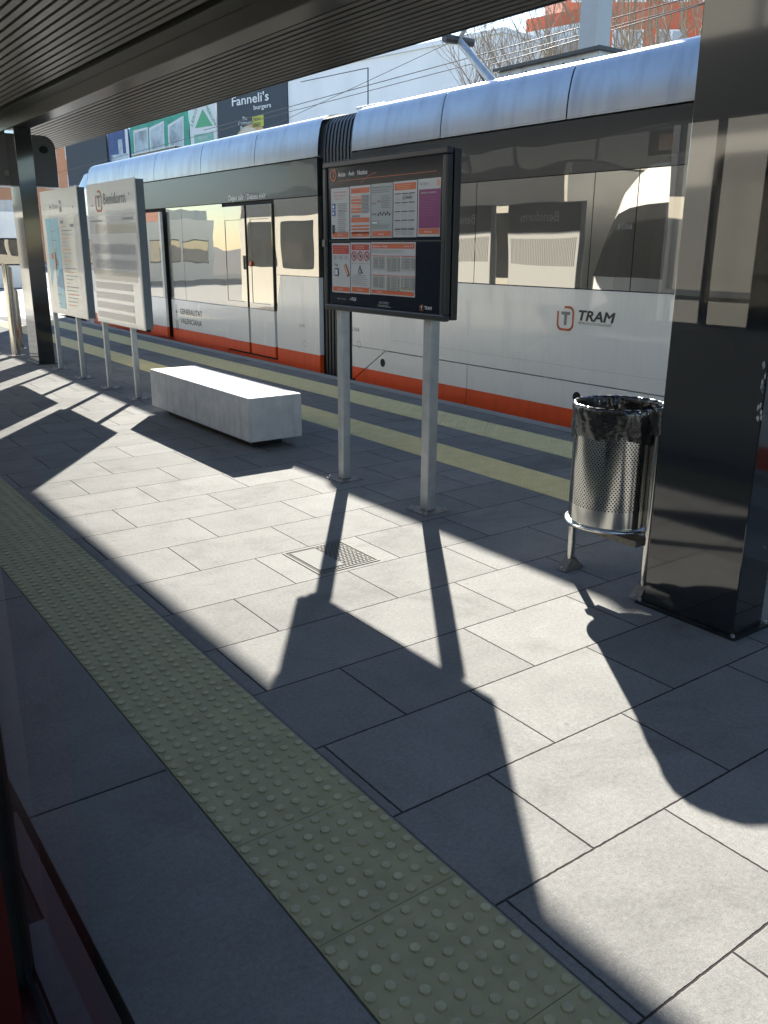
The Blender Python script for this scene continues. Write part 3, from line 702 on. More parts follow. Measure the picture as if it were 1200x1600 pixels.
# ---- right car ----
carbody(-7, 8.38, 'carriage_body')
for a, b in ((6.862, 8.36), (5.27, 6.85), (3.62, 5.255), (1.9, 3.605), (-1, 1.885), (-4, -1.015), (-7, -4.015)): cowl(a, b)
q = MB(); q.box(XF+.004, XF+.064, -7, 8.36, 2.035, 2.432, FRZ); q.build('frieze', tr)
q = MB()
for a, b in ((8.355, 6.309), (6.301, 4.917), (4.909, 4.487), (4.479, 1.5), (1.49, -1.5), (-1.51, -4), (-4.01, -7)): q = MB(); q.box(XF+.004, XF+.064, b, a, 1.142, 2.028, WIN); q.build('window', tr)
q = MB(); q.box(XF, XF+.064, -7, 8.36, .378, 1.134, TRW); 
q.build('side_panel', tr, bevel=.004)
q = MB(); q.box(XF-.0008, XF+.001, -7, 7.6, .497, .4985, mat('seam', (.3, .3, .3), .6)); q.build('panel_seam', tr)
# lower skirt with slanted end
q = MB()
q.prism([(8.36, .374), (8.36, .14), (8.10, .14), (7.72, .374)], XF, XF+.06, 'x', TRW)
q.prism([(8.36, .139), (8.36, .0), (8.32, .0), (8.11, .139)], XF, XF+.06, 'x', TRO)
q.prism([(7.70, .37), (8.08, .14), (6.36, .14), (6.36, .37)], XF, XF+.06, 'x', TRW)
q.prism([(8.085, .139), (8.30, .0), (8.30, -.06), (6.36, -.06), (6.36, .139)], XF, XF+.06, 'x', TRO)
q.box(XF, XF+.06, -7, 6.350, .14, .37, TRW); q.box(XF, XF+.06, -7, 6.350, -.06, .139, TRO)
q.build('skirt', tr, bevel=.002)
for (y, z) in ((7.757, .24), (4.94, .25)):
    q = MB(); q.tube((XF-.001, y, z), (XF+.004, y, z), .045, GAP, n=28); q.build('jacking_hole', tr)
q = MB(); q.box(XF-.003, XF+.003, 3.2, 4.42, 2.115, 2.285, CASE); q.box(XF-.005, XF-.003, 4.2, 4.33, 2.14, 2.25, DISP); q.build('destination_display', tr)
q = MB(); f = Face(q, (XF, 9, 0), (0, -1, 0), (-1, 0, 0))
f.bracket(9-5.21, .80, .185, ORNG, INKG, 1); f.text('TRAM', 9-4.978, .888, .083, INK, w=.375, l=1, bold=True, slant=.18, heavy=2.6); f.text("METROPOLITÀ D'ALACANT", 9-4.978, .855, .022, INK, w=.35, l=1)
f.text('6104', 9-8.375, .54, .045, INK, w=.16, l=1)
q.build('lettering', tr)
q = MB(); q.lathe([(0, 0)]*2, 0, 0, TRW, n=3); q = MB(); f = Face(q, (XF, 9, 0), (0, -1, 0), (-1, 0, 0)); f.ring(9-8.22, .40, .035, .04, INKG, 1); q.build('jack_cover', tr)
# ---- articulation ----
q = MB(); q.box(5.86, 7.8, 8.38, 9.05, -.25, 2.45, GAP); q.box(5.95, 7.8, 8.38, 9.05, 2.45, 2.85, GAP)
k = 9
for i in range(k):
    yc = 8.40+(i+.5)*(.63/k)
    pts = []
    pts = [(5.64, -.05), (5.64, 2.52), (5.66, 2.68), (5.69, 2.79), (5.76, 2.86), (5.9, 2.89), (6.3, 2.90), (6.3, 2.8), (5.85, 2.5), (5.85, -.05)]
    q.prism(pts, yc-.026, yc+.012, 'y', RUB)
q.build('articulation_bellows', tr)
# ---- left car ----
carbody(9.05, 17.6, 'carriage_body')
for a, b in ((9.06, 10.6), (10.612, 12.24), (12.252, 14.0), (14.012, 15.6), (15.612, 17.3)): cowl(a, b)
q = MB(); q.box(XF+.004, XF+.064, 9.07, 17.3, 2.03, 2.432, FRZ); 
f = Face(q, (XF+.004, 12, 0), (0, -1, 0), (-1, 0, 0)); f.text('Dejen salir / Deixeu eixir', 12-11.37, 2.05, .07, WHITE, w=1.05, l=1, bold=True)
q.build('frieze', tr)
q = MB()
q.box(XF+.004, XF+.064, 9.07, 10.12, 1.115, 2.02, WIN)
q.prism([(10.125, 1.11), (10.0, 1.11), (10.22-.1, .66), (10.125, .66)], XF+.004, XF+.06, 'x', WIN)
q.build('window', tr)
for a, b, c_ in ((11.60, 13.0, .65), (13.01, 13.60, .65), (15.95, 17.3, .9)): q = MB(); q.box(XF+.004, XF+.064, a, b, c_, 2.02, WIN); q.build('window', tr)
q = MB()
q.prism([(9.07, .19), (9.07, 1.108), (9.99, 1.108), (10.115, .64), (10.125, .64), (10.125, .19)], XF, XF+.062, 'x', TRW); q.build('side_panel', tr, bevel=.004)
q = MB(); q.box(XF, XF+.062, 11.60, 13.60, .19, .642, TRW); q.build('side_panel', tr, bevel=.004); q = MB(); q.box(XF, XF+.062, 15.95, 17.3, .19, .89, TRW); q.build('side_panel', tr, bevel=.004)
q = MB()
for a, b in ((9.07, 10.125), (11.60, 13.60), (15.95, 17.6)): q.box(XF, XF+.06, a, b, -.06, .188, TRO)
q.box(XF+.01, XF+.06, 10.13, 11.595, -.06, .02, TRO); q.box(XF+.01, XF+.06, 13.61, 15.94, -.06, .02, TRO)
q.build('skirt', tr)
def leaf(y0, y1, x, frame, low, name='door', orange=False):
    q = MB(); s_ = .05
    if orange:
        q.box(XF+x, XF+x+.04, y0, y0+.07, .66, 1.97, SIGNW); q.box(XF+x, XF+x+.04, y1-.07, y1, .66, 1.97, TRD)
        q.box(XF+x, XF+x+.04, y0+.07, y1-.07, 1.83, 1.97, TRD); q.box(XF+x+.005, XF+x+.035, y0+.07, y1-.07, .66, 1.83, WIN)
        q.box(XF+x, XF+x+.04, y0, y1, .2, .655, TRW); q.box(XF+x, XF+x+.04, y0, y1, .03, .198, TRO)
    else:
        q.box(XF+x, XF+x+.04, y0, y0+.09, .655, 1.975, WIN); q.box(XF+x, XF+x+.04, y1-.09, y1, .655, 1.975, WIN)
        q.box(XF+x, XF+x+.04, y0+.09, y1-.09, 1.8, 1.975, WIN); q.box(XF+x, XF+x+.04, y0+.09, y1-.09, .655, .73, WIN)
        q.box(XF+x+.006, XF+x+.036, y0+.093, y1-.093, .732, 1.798, mat('door_glass_light', (.2, .19, .17), .05, coat=1, spec=1) if False else WIN)
        q.box(XF+x, XF+x+.04, y0, y1, .19, .652, TRW); q.box(XF+x, XF+x+.04, y0, y1, .05, .188, TRO)
    d = q.build(name, tr, bevel=.002); return d
q = MB(); q.box(XF+.02, XF+.06, 10.13, 11.595, .02, 2.02, GAP); q.build('door_frame', tr)
d1 = leaf(10.15, 10.825, -.022, 0, 0); d2 = leaf(10.885, 11.575, -.022, 0, 0)
q = MB(); q.tube((XF-.022, 10.74, 1.24), (XF-.036, 10.74, 1.24), .038, mat('button_red', (.5, .05, .02), .3), n=20); q.tube((XF-.036, 10.74, 1.24), (XF-.04, 10.74, 1.24), .02, ORNL, n=16); q.build('door_button', d1)
q = MB(); q.box(XF-.05, XF-.022, 10.91, 10.95, 1.16, 1.34, SS); q.build('handle', d2)
leaf(13.66, 14.40, -.075, 0, 0, orange=True)
q = MB(); q.box(XF+.062, XF+.068, 14.40, 15.2, .02, 1.98, GAP); q.build('door_opening', tr)
leaf(15.2, 15.93, -.075, 0, 0, orange=True)
q = MB(); f = Face(q, (XF, 14, 0), (0, -1, 0), (-1, 0, 0))
f.text('GENERALITAT', 14-13.27, .43, .085, INK, w=.83, l=1, bold=True); f.text('VALENCIANA', 14-13.27, .285, .085, INK, w=.80, l=1, bold=True)
a0 = 14-13.42
for i in range(5): f.poly([(a0-.055, .19+.035*i), (a0, .15+.035*i), (a0, .165+.035*i), (a0-.055, .205+.035*i)], INK, 1); f.poly([(a0+.055, .19+.035*i), (a0, .15+.035*i), (a0, .165+.035*i), (a0+.055, .205+.035*i)], INK, 1)
f.rect(a0-.035, a0+.035, .40, .41, INK, 1); f.rect(a0-.03, a0+.03, .43, .47, INK, 1); f.rect(a0-.018, a0-.008, .35, .40, INK, 1); f.rect(a0+.008, a0+.018, .35, .40, INK, 1); f.ring(a0, .535, .022, .03, INK, 1); f.rect(a0-.035, a0+.035, .485, .495, INK, 1)
f.text('6104', 14-9.55, .50, .04, INKG, w=.13, l=1); f.ring(14-9.42, .30, .032, .037, INKG, 1)
q.build('lettering', tr)
q = MB(); f = Face(q, (XF, 18, 0), (0, -1, 0), (-1, 0, 0)); f.bracket(18-16.4, .95-.35, .16, ORNG, INKG, 1); q.build('logo', tr)
# nose
def ring(y, s, zt):
    cxm = 6.8
    return [(cxm+(x-cxm)*s, y, z if z < 2 else 2+(z-2)*zt) for x, z in [(5.6, -.2), (5.6, 1.0), (5.6, 2.0), (5.62, 2.5), (5.75, 2.8), (6.1, 2.95), (7.5, 2.95), (7.85, 2.8), (7.98, 2.5), (8.0, 2.0), (8.0, 1.0), (8.0, -.2)]]
q = MB(); rs = [ring(17.3, 1, 1), ring(18.0, .97, .97), ring(18.7, .86, .8), ring(19.2, .66, .3)]; n = 12
for i in range(3):
    for j in range(n-1):
        mt = SILV if 2 < j < 9 and i < 2 else (WIN if (j in (1, 9) or (2 < j < 9 and i == 2)) else TRW)
        q.add([rs[i][j], rs[i][j+1], rs[i+1][j+1], rs[i+1][j]], [(0, 1, 2, 3)], mt, False)
q.add(rs[3], [tuple(range(n))], TRW); q.build('cab_nose', tr)
q = MB(); q.box(XF-.001, XF+.003, 16.3, 17.25, 2.04, 2.38, mat('panel_blue', (.04, .12, .35), .3)); q.build('side_display', tr)
# roof kit
q = MB(); q.box(6.45, 7.4, 5.72, 7.0, 2.93, 3.12, GALV); q.box(6.40, 7.45, 5.68, 7.04, 3.12, 3.15, CASE)
for i in range(5): q.tube((6.45, 5.9+i*.24, 3.06), (6.44, 5.9+i*.24, 3.06), .02, CASE, n=10)
q.build('roof_equipment', tr)
q = MB(); q.box(6.2, 7.2, 14.5, 16.4, 2.93, 3.03, CASE); q.box(6.18, 7.22, 14.45, 16.45, 3.03, 3.05, GALV); q.build('roof_equipment', tr)
q = MB(); q.tube((6.1, 8.45, 2.98), (6.1, 9.0, 2.985), .014, WHITE, n=8); q.tube((6.1, 8.85, 2.85), (6.1, 8.85, 2.98), .012, CASE, n=8); q.build('roof_rod', tr)
q = MB()
q.tube((6.8, 7.30, 2.98), (6.8, 8.05, 3.62), .05, GALV, r1=.04); q.tube((6.8, 8.05, 3.62), (6.8, 7.0, 4.55), .025, GALV)
q.tube((6.95, 7.55, 2.95), (6.95, 8.1, 3.55), .012, CASE); q.tube((6.6, 8.05, 3.62), (7.0, 8.05, 3.62), .045, CASE)
q.tube((6.8, 8.05, 3.62), (6.8, 8.25, 3.66), .04, CASE); q.tube((6.3, 7.0, 4.57), (7.3, 7.0, 4.57), .02, CASE)
q.box(6.5, 7.2, 7.1, 7.6, 2.93, 2.99, CASE)
q.build('pantograph', tr)

# the tram was drawn 2.40 m wide; scaled up about the camera here, same view but farther off, moving its shadow
TS = 1.064
for o in [o_ for o_ in bpy.data.objects if o_.type == 'MESH' and (o_.parent == tr or (o_.parent and o_.parent.parent == tr))]:
    o.data.transform(Matrix.Translation((0, 0, -.0934)) @ Matrix.Scale(TS, 4))
    o.matrix_parent_inverse = Matrix.Identity(4); o.location = (0, 0, 0)
    if o.parent == tr: o.matrix_parent_inverse = Matrix.Translation(-Vector(tr.location))
# =====================================================================
# OWN TRAM (camera inside its door window)
# =====================================================================
ow = empty('boarding_tram', (-1, 3, -.3), 'beige tram with black framed door glass the camera looks out of', 'tram')
xo0, xo1 = .20, .26
q = MB()
q.box(-2.25, xo1, -7, 9.8, -.3, -.06, OWNR)                # under floor
q.box(-2.2, xo0, -7, 8.75, -.06, -.01, FLOORM)
q.build('chassis', ow)
q = MB()
wins = [(-6.4, -4.9), (-4.3, -2.8), (-2.2, -.55), (2.3, 3.85), (4.25, 5.8)]
z0, z1, z2, z3 = -.06, .92, 2.08, 2.78
def rr(y0, y1, za, zb, r=.09, n=5):
    P = []
    for cx, cz, a in ((y1-r, zb-r, 0), (y0+r, zb-r, 90), (y0+r, za+r, 180), (y1-r, za+r, 270)):
        P += [(cx+r*math.cos(R(a+90*i/n)), cz+r*math.sin(R(a+90*i/n))) for i in range(n+1)]
    return P
def wall_with_windows(q, x0_, x1_, segs, mt, ylo, yhi, door=None):
    """wall between z0 and z3, holes with rounded corners"""
    y = ylo; zt_ = 2.2 if x0_ > 0 else z3
    holes = sorted(segs)
    for (a, b) in holes:
        if a > y: q.box(x0_, x1_, y, a, z0, zt_, mt)
        q.box(x0_, x1_, a, b, z0, z1, mt); q.box(x0_, x1_, a, b, z2, zt_, mt)
        r = .09
        for (cy, cz, sy, sz) in ((a, z1, 1, 1), (b, z1, -1, 1), (a, z2, 1, -1), (b, z2, -1, -1)):
            pts = [(cy, cz)]+[(cy+sy*(r-r*math.sin(R(t_))), cz+sz*(r-r*math.cos(R(t_)))) for t_ in range(0, 91, 18)]
            q.prism(pts, x0_+.001, x1_-.001, 'x', mt)
        y = b
    q.box(x0_, x1_, y, yhi, z0, zt_, mt)
    if zt_ < z3: q.box(x0_, x1_+.002, ylo, yhi, zt_, z3, CASE)
wall_with_windows(q, xo0, xo1, [w_ for w_ in wins if w_[1] < -.5], OWNB, -7, -.45)
wall_with_windows(q, xo0, xo1, [w_ for w_ in wins if w_[0] > 2], OWNB, 1.75, 8.75)
q.box(xo0, xo1, -.45, 1.75, 2.3, z3, CASE)
q.build('near_side', ow)
q = MB()
owin = [(-6.4, -4.9), (-4.3, -2.8), (-2.3, -.8), (-.55, 1.0), (2.42, 3.8), (4.25, 5.8)]
wall_with_windows(q, -2.25, -2.19, [w_ for w_ in owin if w_[0] < 1.2], INTR, -7, 1.5); wall_with_windows(q, -2.25, -2.19, [w_ for w_ in owin if w_[0] > 2.2], INTR, 2.2, 8.75)
q.box(-2.25, -2.19, 1.5, 2.2, z0, 1.21, INTR); q.box(-2.25, -2.19, 1.5, 2.2, 1.865, z3, INTR)
q.box(-2.25, -2.19, 1.5, 1.63, 1.21, 1.865, INTR); q.box(-2.25, -2.19, 2.03, 2.2, 1.21, 1.865, INTR); q.box(-2.205, -2.19, 1.79, 1.815, 1.21, 1.865, INTR)
q.build('far_side', ow)
q = MB(); q.add([(-2.21, 1.63, 1.21), (-2.21, 2.03, 1.21), (-2.21, 2.03, 1.865), (-2.21, 1.63, 1.865)], [(0, 1, 2, 3)], PANE); q.build('side_glazing', ow)
q = MB(); q.box(-2.188, .198, 2.28, 2.33, -.009, 2.77, INTR); q.build('added_reflection_blocker', ow)  # unseen dark partition, added to keep farther windows out of the pane's reflection
q = MB(); q.box(-2.25, xo1, -7, 8.75, z3, z3+.04, INTR); q.box(-2.25, xo1, -7.06, -7, -.06, z3, OWNB); q.build('roof', ow)
q = MB()
for a, b in wins: q = MB(); q.add([(.23, a-.02, z1-.02), (.23, b+.02, z1-.02), (.23, b+.02, z2+.02), (.23, a-.02, z2+.02)], [(0, 1, 2, 3)], TINT); q.build('window', ow)
for a, b in owin: q = MB(); q.add([(-2.22, a-.02, z1-.02), (-2.22, b+.02, z1-.02), (-2.22, b+.02, z2+.02), (-2.22, a-.02, z2+.02)], [(0, 1, 2, 3)], TINT); q.build('window', ow)
def own_nose(t, ya, s, num=None):
    """rounded cab end: white shell below and above, big dark wrap-around windscreen"""
    Y = lambda d: ya+s*d
    secs = [(0, 1, 1), (.5, .985, .985), (1.0, .94, .95), (1.45, .84, .88), (1.75, .70, .80)]
    base = [(1.255, -.3), (1.255, .55), (1.255, 1.0), (1.255, 2.12), (1.2, 2.5), (.9, 2.82), (-.9, 2.82), (-1.2, 2.5), (-1.255, 2.12), (-1.255, 1.0), (-1.255, .55), (-1.255, -.3)]
    shell, glass = MB(), MB(); n = len(base)
    def pt(d, kx, kz, p):
        lean = max(0, p[1]-.8)*.28*(d/1.75)
        return (-.995+p[0]*kx, Y(d-lean), p[1] if p[1] < 1 else 1+(p[1]-1)*kz)
    R_ = [[pt(d, kx, kz, p) for p in base] for d, kx, kz in secs]
    for i in range(len(R_)-1):
        for j in range(n-1):
            m_ = glass if j in (2, 8) else shell
            m_.add([R_[i][j], R_[i][j+1], R_[i+1][j+1], R_[i+1][j]], [(0, 1, 2, 3)], WINB if m_ is glass else TRW, True)
    e = R_[-1]
    shell.add([e[0], e[1], e[2], e[9], e[10], e[11]], [tuple(range(6))], TRW); glass.add([e[2], e[3], e[8], e[9]], [(0, 1, 2, 3)], WINB)
    shell.add([e[3], e[4], e[5], e[6], e[7], e[8]], [tuple(range(6))], TRW)
    shell.build('cab_shell', t); g_ = glass.build('windscreen', t)
    q = MB(); f = Face(q, (.262, Y(.62), 1.72), (0, 1, 0), (1, 0, 0)); f.text('6003-B', 0, 0, .09, WHITE, w=.34, bold=True)
    if num: q.build('fleet_number', t)
WINB = mat('windscreen_dark', (.006, .007, .008), .5, spec=.1)
own_nose(ow, 8.75, 1, True)
ow2 = empty('coupled_tram', (-1, 16, -.3), 'beige tram coupled ahead, seen only mirrored in the opposite windows', 'tram')
q = MB(); q.box(-2.25, xo1, 10.9, 22.9, -.3, -.06, OWNR); q.box(-2.2, xo0, 10.9, 22.9, -.06, -.01, FLOORM); q.build('chassis', ow2)
q = MB(); wall_with_windows(q, xo0, xo1, [(11.3+1.95*i, 12.85+1.95*i) for i in range(6)], OWNB, 10.9, 22.9); q.build('near_side', ow2)
q = MB(); wall_with_windows(q, -2.25, -2.19, [(11.3+1.95*i, 12.85+1.95*i) for i in range(6)], INTR, 10.9, 22.9); q.build('far_side', ow2)
q = MB(); q.box(-2.25, xo1, 10.9, 22.9, z3, z3+.04, INTR); q.box(-2.25, xo1, 22.9, 22.96, -.06, z3, OWNB); q.box(-2.25, xo1, 10.84, 10.9, -.3, z3, OWNB); q.build('roof', ow2)
for i in range(6):
    for x_ in (.23, -2.22):
        a, b = 11.3+1.95*i, 12.85+1.95*i
        q = MB(); q.add([(x_, a-.02, z1-.02), (x_, b+.02, z1-.02), (x_, b+.02, z2+.02), (x_, a-.02, z2+.02)], [(0, 1, 2, 3)], TINT); q.build('window', ow2)
# door frame: black rubber edge + dark red door pillar, and the pane
q = MB(); q.box(.20, .265, 1.62, 1.74, -.06, 2.3, GAP); q.build('door_edge', ow, bevel=.01); q = MB(); q.box(.185, .275, -.45, -.35, -.06, 2.3, GAP); q.build('door_edge', ow, bevel=.01)
q = MB(); q.box(.12, .19, 1.365, 1.75, -.06, 2.3, OWNR); q.build('door_pillar', ow)
q = MB(); q.add([(.222, -.35, .0), (.222, 1.62, .0), (.222, 1.62, 2.3), (.222, -.35, 2.3)], [(0, 1, 2, 3)], PANE); q.build('door_pane', ow)
q = MB(); q.box(.262, .318, -.45, 1.75, -.04, -.006, STEPG); q.box(.319, .366, -.45, 2.2, -.04, -.010, STEPR); q.box(.2, .2615, -.35, 1.37, -.05, -.008, GAP); q.build('step', ow)
# seats and a grab pole reflected in the pane
for i, (sx, sy) in enumerate(((-1.75, .55), (-1.28, .55), (-1.75, 1.5), (-1.28, 1.5))):
    q = MB()
    q.prism(rr(sx-.2, sx+.2, .42, 1.24, r=.12), sy, sy+.07, 'y', SEATM); q.box(sx-.2, sx+.2, sy+.07, sy+.5, .38, .46, SEATM); q.box(sx-.05, sx+.05, sy+.15, sy+.4, -.01, .38, SEATM)
    q.build('seat', ow, bevel=.01)

# sunlit station building behind the boarding tram
q = MB(); q.box(-9.4, -7.4, -12, 34, -.36, 6.5, BLDB)
for i in range(16): q.box(-7.4, -7.36, -11+i*2.8, -10.9+i*2.8, -.3, 6.5, GREYB)
q.box(-7.4, -7.35, -12, 34, 1.0, 1.06, GREYB)
tag(q.build('station_building'), 'long beige facade with grey strips on the boarding side of the track', 'building')

# =====================================================================
# BACKGROUND
# =====================================================================
def raypt(px, py, t=None, z=None, X=None):
    d = r2*((px-600)/F)-u2*((py-800)/F)+fw
    k = t if t is not None else ((z-H)/d.z if z is not None else X/d.x)
    return Vector((0, 0, H))+d*k
# big pale building: wall through A (left) and B (right corner)
A = Vector((26.07, 78.0)); B = Vector((33.95, 36.6))
ub = (B-A).normalized(); nb_ = Vector((ub.y, -ub.x))      # nb_ should face the camera
if nb_.dot(-A) < 0: nb_ = -nb_
Lw = (B-A).length
def onwall(px, py):
    d = r2*((px-600)/F)-u2*((py-800)/F)+fw
    # solve A + ub*s = d*k
    det = d.x*(-ub.y)-(-ub.x)*d.y
    k = (A.x*(-ub.y)-(-ub.x)*A.y)/det; s = (d.x*A.y-d.y*A.x)/det
    return s, H+d.z*k
bd = empty('warehouse_building', (A.x, A.y, 0), 'large plain pale building rising behind the tram roof', 'building')
q = MB()
def wbox(q, s0, s1, z0_, z1_, d0, d1, mt):
    P = [A+ub*s+nb_*d for s, d in ((s0, d0), (s1, d0), (s1, d1), (s0, d1))]
    q.prism([(v.x, v.y) for v in P], z0_, z1_, 'z', mt)
sF = onwall(451, 190)[0]; ztop = 12.0
wbox(q, sF, Lw, -.3, ztop, -10, 0, BLDW); wbox(q, 0, sF-.02, -.3, 10.4, -10, -.3, BLDW); wbox(q, sF+.3, Lw+.1, ztop, ztop+.25, -10.1, .12, BLDW); q.build('wall', bd)
q = MB(); s0 = onwall(838, 60)[0]; wbox(q, Lw-.9, Lw+2.4, ztop-.2, ztop+.65, -6, -.2-3, BBW); wbox(q, Lw-.9, Lw+2.4, ztop+.66, ztop+1.3, -6, -3.2, BRICKR); q.build('roof_band', bd)
FB = lambda q: Face(q, (A.x+nb_.x*.12, A.y+nb_.y*.12, 0), (ub.x, ub.y, 0), (nb_.x*14, nb_.y*14, 0))
def billboard(pxl, pxr, ytop, ybot, mt, name, label, draw=None):
    sl = onwall(pxl, (ytop+ybot)/2)[0]; sr = onwall(pxr, (ytop+ybot)/2)[0]; zt = onwall(pxr, ytop)[1]; zb_ = onwall(pxr, ybot)[1]
    t = empty(name, (A.x+ub.x*sl, A.y+ub.y*sl, zb_), label, 'billboard', 'billboards on the pale building')
    q = MB(); wbox(q, sl, sr, zb_, zt, .0, .11, mt); q.build('board', t)
    if draw:
        q = MB(); f = Face(q, (A.x+ub.x*sl+nb_.x*.11, A.y+ub.y*sl+nb_.y*.11, zb_), (ub.x, ub.y, 0), (nb_.x*14, nb_.y*14, 0)); draw(f, sr-sl, zt-zb_); q.build('print', t)
def dF(f, W, H_):
    f.text("Fanneli's", W*.24, H_*.64, H_*.10, WHITE, w=W*.52, bold=True); f.text('burgers', W*.55, H_*.565, H_*.05, WHITE, w=W*.24, bold=True)
    f.text('The', W*.38, H_*.47, H_*.04, WHITE, w=W*.07); f.text('Crimson', W*.32, H_*.425, H_*.04, WHITE, w=W*.19); f.text('Burger', W*.35, H_*.375, H_*.04, WHITE, w=W*.13)
    f.rect(W*.52, W*.68, H_*.38, H_*.50, mat('label_yellow', (.45, .45, .05), .5)); f.text('MENÚ', W*.54, H_*.45, H_*.03, INK, w=W*.1, l=3); f.text('DESDE', W*.54, H_*.40, H_*.03, INK, w=W*.1, l=3)
    f.poly([(W*(.5+.27*math.cos(R(a))), H_*(.17+.25*math.sin(R(a)))) for a in range(0, 181, 12)], PHOTO2, 1)
    f.poly([(W*(.46+.20*math.cos(R(a))), H_*(.2+.19*math.sin(R(a)))) for a in range(0, 181, 12)], mat('bun_cream', (.6, .52, .42), .6), 2)
def dL(f, W, H_):
    f.poly([(W*.2, H_*.42), (W*.86, H_*.42), (W*.52, H_*.72)], LMG, 1)
    def slant(txt, a, b, ang, w_, h_):
        vs, fs = text_geo(txt, True); x1_ = max(v[0] for v in vs); ca, sa = math.cos(R(ang)), math.sin(R(ang))
        f.mb.add([f.P(a+(x_*w_/x1_)*ca-(y_*h_)*sa, b+(x_*w_/x1_)*sa+(y_*h_)*ca, 2) for x_, y_ in vs], fs, LMG)
    slant('LEROY', W*.10, H_*.44, 56, W*.52, H_*.1); slant('MERLIN', W*.60, H_*.77, -52, W*.55, H_*.1)
    f.rect(W*.15, W*.88, H_*.14, H_*.31, mat('label_green', (.2, .42, .33), .5)); f.text('MERCAT', W*.32, H_*.20, H_*.06, BBW, w=W*.35, l=2)
def dG(f, W, H_):
    f.text('Decora tu vida', W*.3, H_*.84, H_*.09, BBW, w=W*.62, bold=True)
    for a, k in ((.06, -.04), (.34, .02), (.66, .05)): f.poly([(W*a, H_*.1), (W*(a+.25), H_*(.12+k)), (W*(a+.27), H_*(.66+k)), (W*(a+.01), H_*.6)], BBW, 1); f.poly([(W*(a+.02), H_*.14), (W*(a+.23), H_*(.16+k)), (W*(a+.25), H_*(.62+k)), (W*(a+.03), H_*.56)], PHOTO, 2)
def dB(f, W, H_):
    f.rect(W*.08, W*.92, 0, H_*.12, BBW); f.rect(W*.5, W*.72, H_*.16, H_*.6, PHOTO, 2); f.rect(W*.1, W*.9, H_*.12, H_*.3, PHOTO, 1); f.rect(W*.86, W, 0, H_, BBW, 1)
billboard(341, 451, 95, 250, BBD, 'advertising_billboard', "dark burger billboard lettered Fanneli's burgers", dF)
billboard(298, 340, 140, 235, BBW, 'advertising_billboard', 'white billboard with a green triangle logo', dL)
billboard(204, 297, 150, 250, BBG, 'advertising_billboard', 'green billboard with three tilted photos', dG)
billboard(171, 203, 185, 262, BBBL, 'advertising_billboard', 'narrow dark blue billboard with pale figure', dB)
billboard(105, 169, 200, 285, BBD, 'advertising_billboard', 'blank dark board at the far left end of the wall')

def block(name, label, c, w_, d_, h, mt, rows, cols, ang=0, glass=WDARK, trim=BBW, wh=1.5, ww=1.4):
    t = empty(name, (c[0], c[1], -.3), label, 'building'); t.rotation_euler = (0, 0, ang); t.matrix_world = Matrix.Translation((c[0], c[1], -.3)) @ Matrix.Rotation(ang, 4, 'Z')
    def bl(q, nm, **k):
        me = q.build(nm); me.parent = t; return me
    q = MB(); q.box(-w_/2, w_/2, 0, d_, 0, h, mt); q.box(-w_/2-.2, w_/2+.2, -.3, d_, h, h+.4, trim); bl(q, 'wall')
    for i in range(rows):
        for j in range(cols):
            x = -w_/2+(j+.5)*w_/cols; z = 1.5+i*3.1
            if z+wh > h: continue
            q = MB(); q.box(x-ww/2, x+ww/2, -.06, -.01, z, z+wh, trim); wq = bl(q, 'window')
            q = MB()
            for k2 in (-1, 1): q.box(x+k2*ww*.24-ww*.2, x+k2*ww*.24+ww*.2, -.075, -.061, z+.1, z+wh-.1, glass)
            g2 = q.build('pane'); g2.parent = wq
    return t
# red apartment house, upper right
c = raypt(1050, 40, X=52.0); block('apartment_building', 'red and cream apartment house seen through bare trees at top right', (c.x, c.y), 14, 10, 21.0, BRICKR, 6, 5, ang=R(-38), glass=mat('shutter_grey', (.34, .36, .38), .5), ww=2.0)
# orange-beige flats far left beyond the column
c = raypt(92, 262, X=30.0); block('apartment_building', 'terracotta balconied flats seen in the slot left of the dark billboard', (c.x-1.5, c.y+2), 14, 12, 22.0, BRICKO, 7, 6, ang=R(-10))
# catenary mast
t = empty('catenary_mast', (8.5, 7.65, -.3), 'thick grey steel overhead line mast rising behind the tram roof', 'mast')
q = MB(); MG = mat('mast_grey', (.32, .34, .35), .5, metal=.3, var=.05)
q.box(8.38, 8.62, 7.50, 7.52, -.3, 9, MG); q.box(8.38, 8.62, 7.74, 7.76, -.3, 9, MG); q.box(8.38, 8.4, 7.52, 7.74, -.3, 9, MG); q.build('pole', t)
q = MB(); q.tube((8.4, 7.63, 6.5), (6.6, 7.63, 6.6), .03, MG); q.tube((8.4, 7.63, 7.4), (6.9, 7.63, 6.62), .015, MG); q.build('arm', t)
# overhead wires
t = empty('overhead_wires', (11, 8, 4.5), 'thin overhead line wires crossing in front of the pale building', 'wires')
def wire(pa, pb, x, r=.008, sag=.15):
    a = raypt(*pa, X=x); b_ = raypt(*pb, X=x); q = MB(); prev = None
    a, b_ = a-(b_-a)*.5, b_+(b_-a)*.8
    for i in range(25):
        k = i/24; pnt = a.lerp(b_, k)-Vector((0, 0, sag*4*k*(1-k)*0))
        if prev is not None: q.tube(prev, pnt, r, WIRE, n=6, caps=False)
        prev = pnt
    q.build('wire', t)
wire((430, 173), (800, 72), 11); wire((450, 185), (670, 82), 14, .007); wire((120, 262), (451, 175), 11.2, .007); wire((860, 75), (1100, 6), 11.4, .008)
q = MB(); q.tube(raypt(575, 106, X=25), raypt(575, 190, X=25), .03, WIRE, n=6); q.tube(raypt(575, 106, X=25), raypt(470, 128, X=25), .02, WIRE, n=6); q.build('hanger', t)

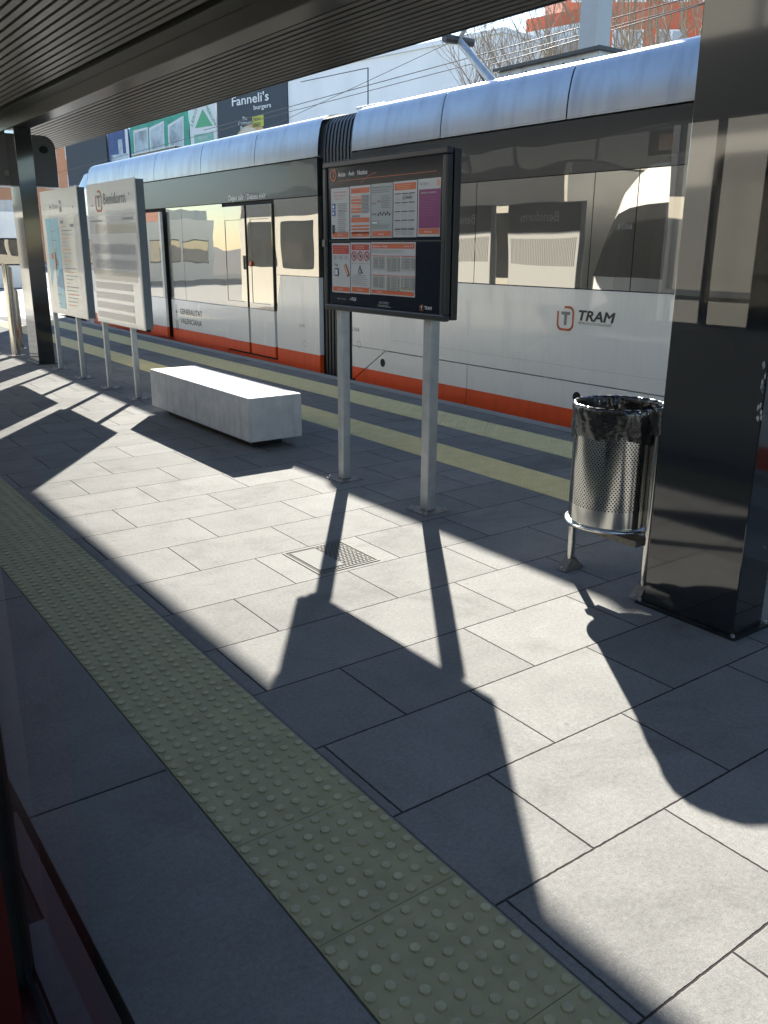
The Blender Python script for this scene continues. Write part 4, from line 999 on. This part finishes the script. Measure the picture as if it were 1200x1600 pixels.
# bare trees
def bare_tree(x, y, h, seed, label):
    random.seed(seed); t = empty('bare_tree', (x, y, -.3), label, 'tree', 'bare winter trees beyond the tram')
    q = MB(); qt = MB()
    def grow(p, d, L, r, depth, qq):
        segs = 3; cur = p
        for i in range(segs):
            d = (d+Vector((random.uniform(-.12, .12), random.uniform(-.12, .12), .06))).normalized()
            nx = cur+d*L/segs; ra = r*(1-.3*i/segs); rb = r*(1-.3*(i+1)/segs)
            qq.tube(cur, nx, ra, BARK, r1=rb, n=6 if depth < 3 else 4, caps=False); cur = nx
            if depth >= 1 and depth < 5 and random.random() < .5:
                ax = Vector((random.uniform(-1, 1), random.uniform(-1, 1), random.uniform(-.1, .6))).normalized()
                grow(cur, (d*.6+ax*.8).normalized(), L*.62, rb*.5, depth+1, q)
        if depth < 5:
            for k in range(2 if depth else 3):
                ax = Vector((random.uniform(-1, 1), random.uniform(-1, 1), random.uniform(0, .7))).normalized()
                grow(cur, (d*.9+ax*.55).normalized(), L*random.uniform(.68, .82), r*.58, depth+1, q)
    grow(Vector((x, y, -.3)), Vector((0, 0, 1)), h*.3, h*.013, 0, qt)
    qt.build('trunk', t); q.build('crown', t)
for i, (px, X_, h) in enumerate(((873, 24, 11.5), (802, 27, 12), (990, 20, 10.5), (1075, 19, 10.5), (1020, 27, 12), (925, 29, 13))):
    pt = raypt(px, 60, X=X_)
    bare_tree(pt.x, pt.y, h, 20+i, ['bare tree just left of the grey mast', 'leftmost bare tree beside the red roof band', 'bare tree between the mast and the red house', 'bare tree nearest the right hand column', 'bare tree in front of the middle of the red house', 'bare tree right behind the grey mast'][i])

# distant tram at far left
def far_tram():
    t = empty('distant_tram', (7.2, 36.5, -.3), 'white tram far beyond the left column with dark windows', 'tram')
    ang = math.atan2(.30, -.95); Mx = Matrix.Translation((9.3, 35.2, -.3)) @ Matrix.Rotation(ang, 4, 'Z')
    def bl(q, nm):
        o = q.build(nm); o.data.transform(t.matrix_world.inverted() @ Mx); o.parent = t; return o
    # side facing the camera is local +y (towards -Y world after rotation)
    q = MB(); q.box(0, 16, -1.2, 1.2, .25, 1.05, TRW); q.box(0, 16, -1.19, 1.19, 1.05, 2.0, GAP); q.box(0, 16, -1.2, 1.2, 2.0, 2.9, TRW); q.box(0.2, 15.8, -1.1, 1.1, 2.9, 3.3, SILV); bl(q, 'carriage_body')
    q = MB()
    for i in range(9): q.box(.3+i*1.75, 1.75+i*1.75, 1.2, 1.22, 1.1, 1.95, WIN)
    bl(q, 'window_band')
    q = MB(); q.box(0, 16, -1.21, 1.21, .0, .25, GAP); bl(q, 'skirt')
    q = MB(); 
    for i in range(9): q.box(1.77+i*1.75, 2.03+i*1.75, 1.2, 1.225, 1.05, 2.0, TRW)
    bl(q, 'pillar')
far_tram()
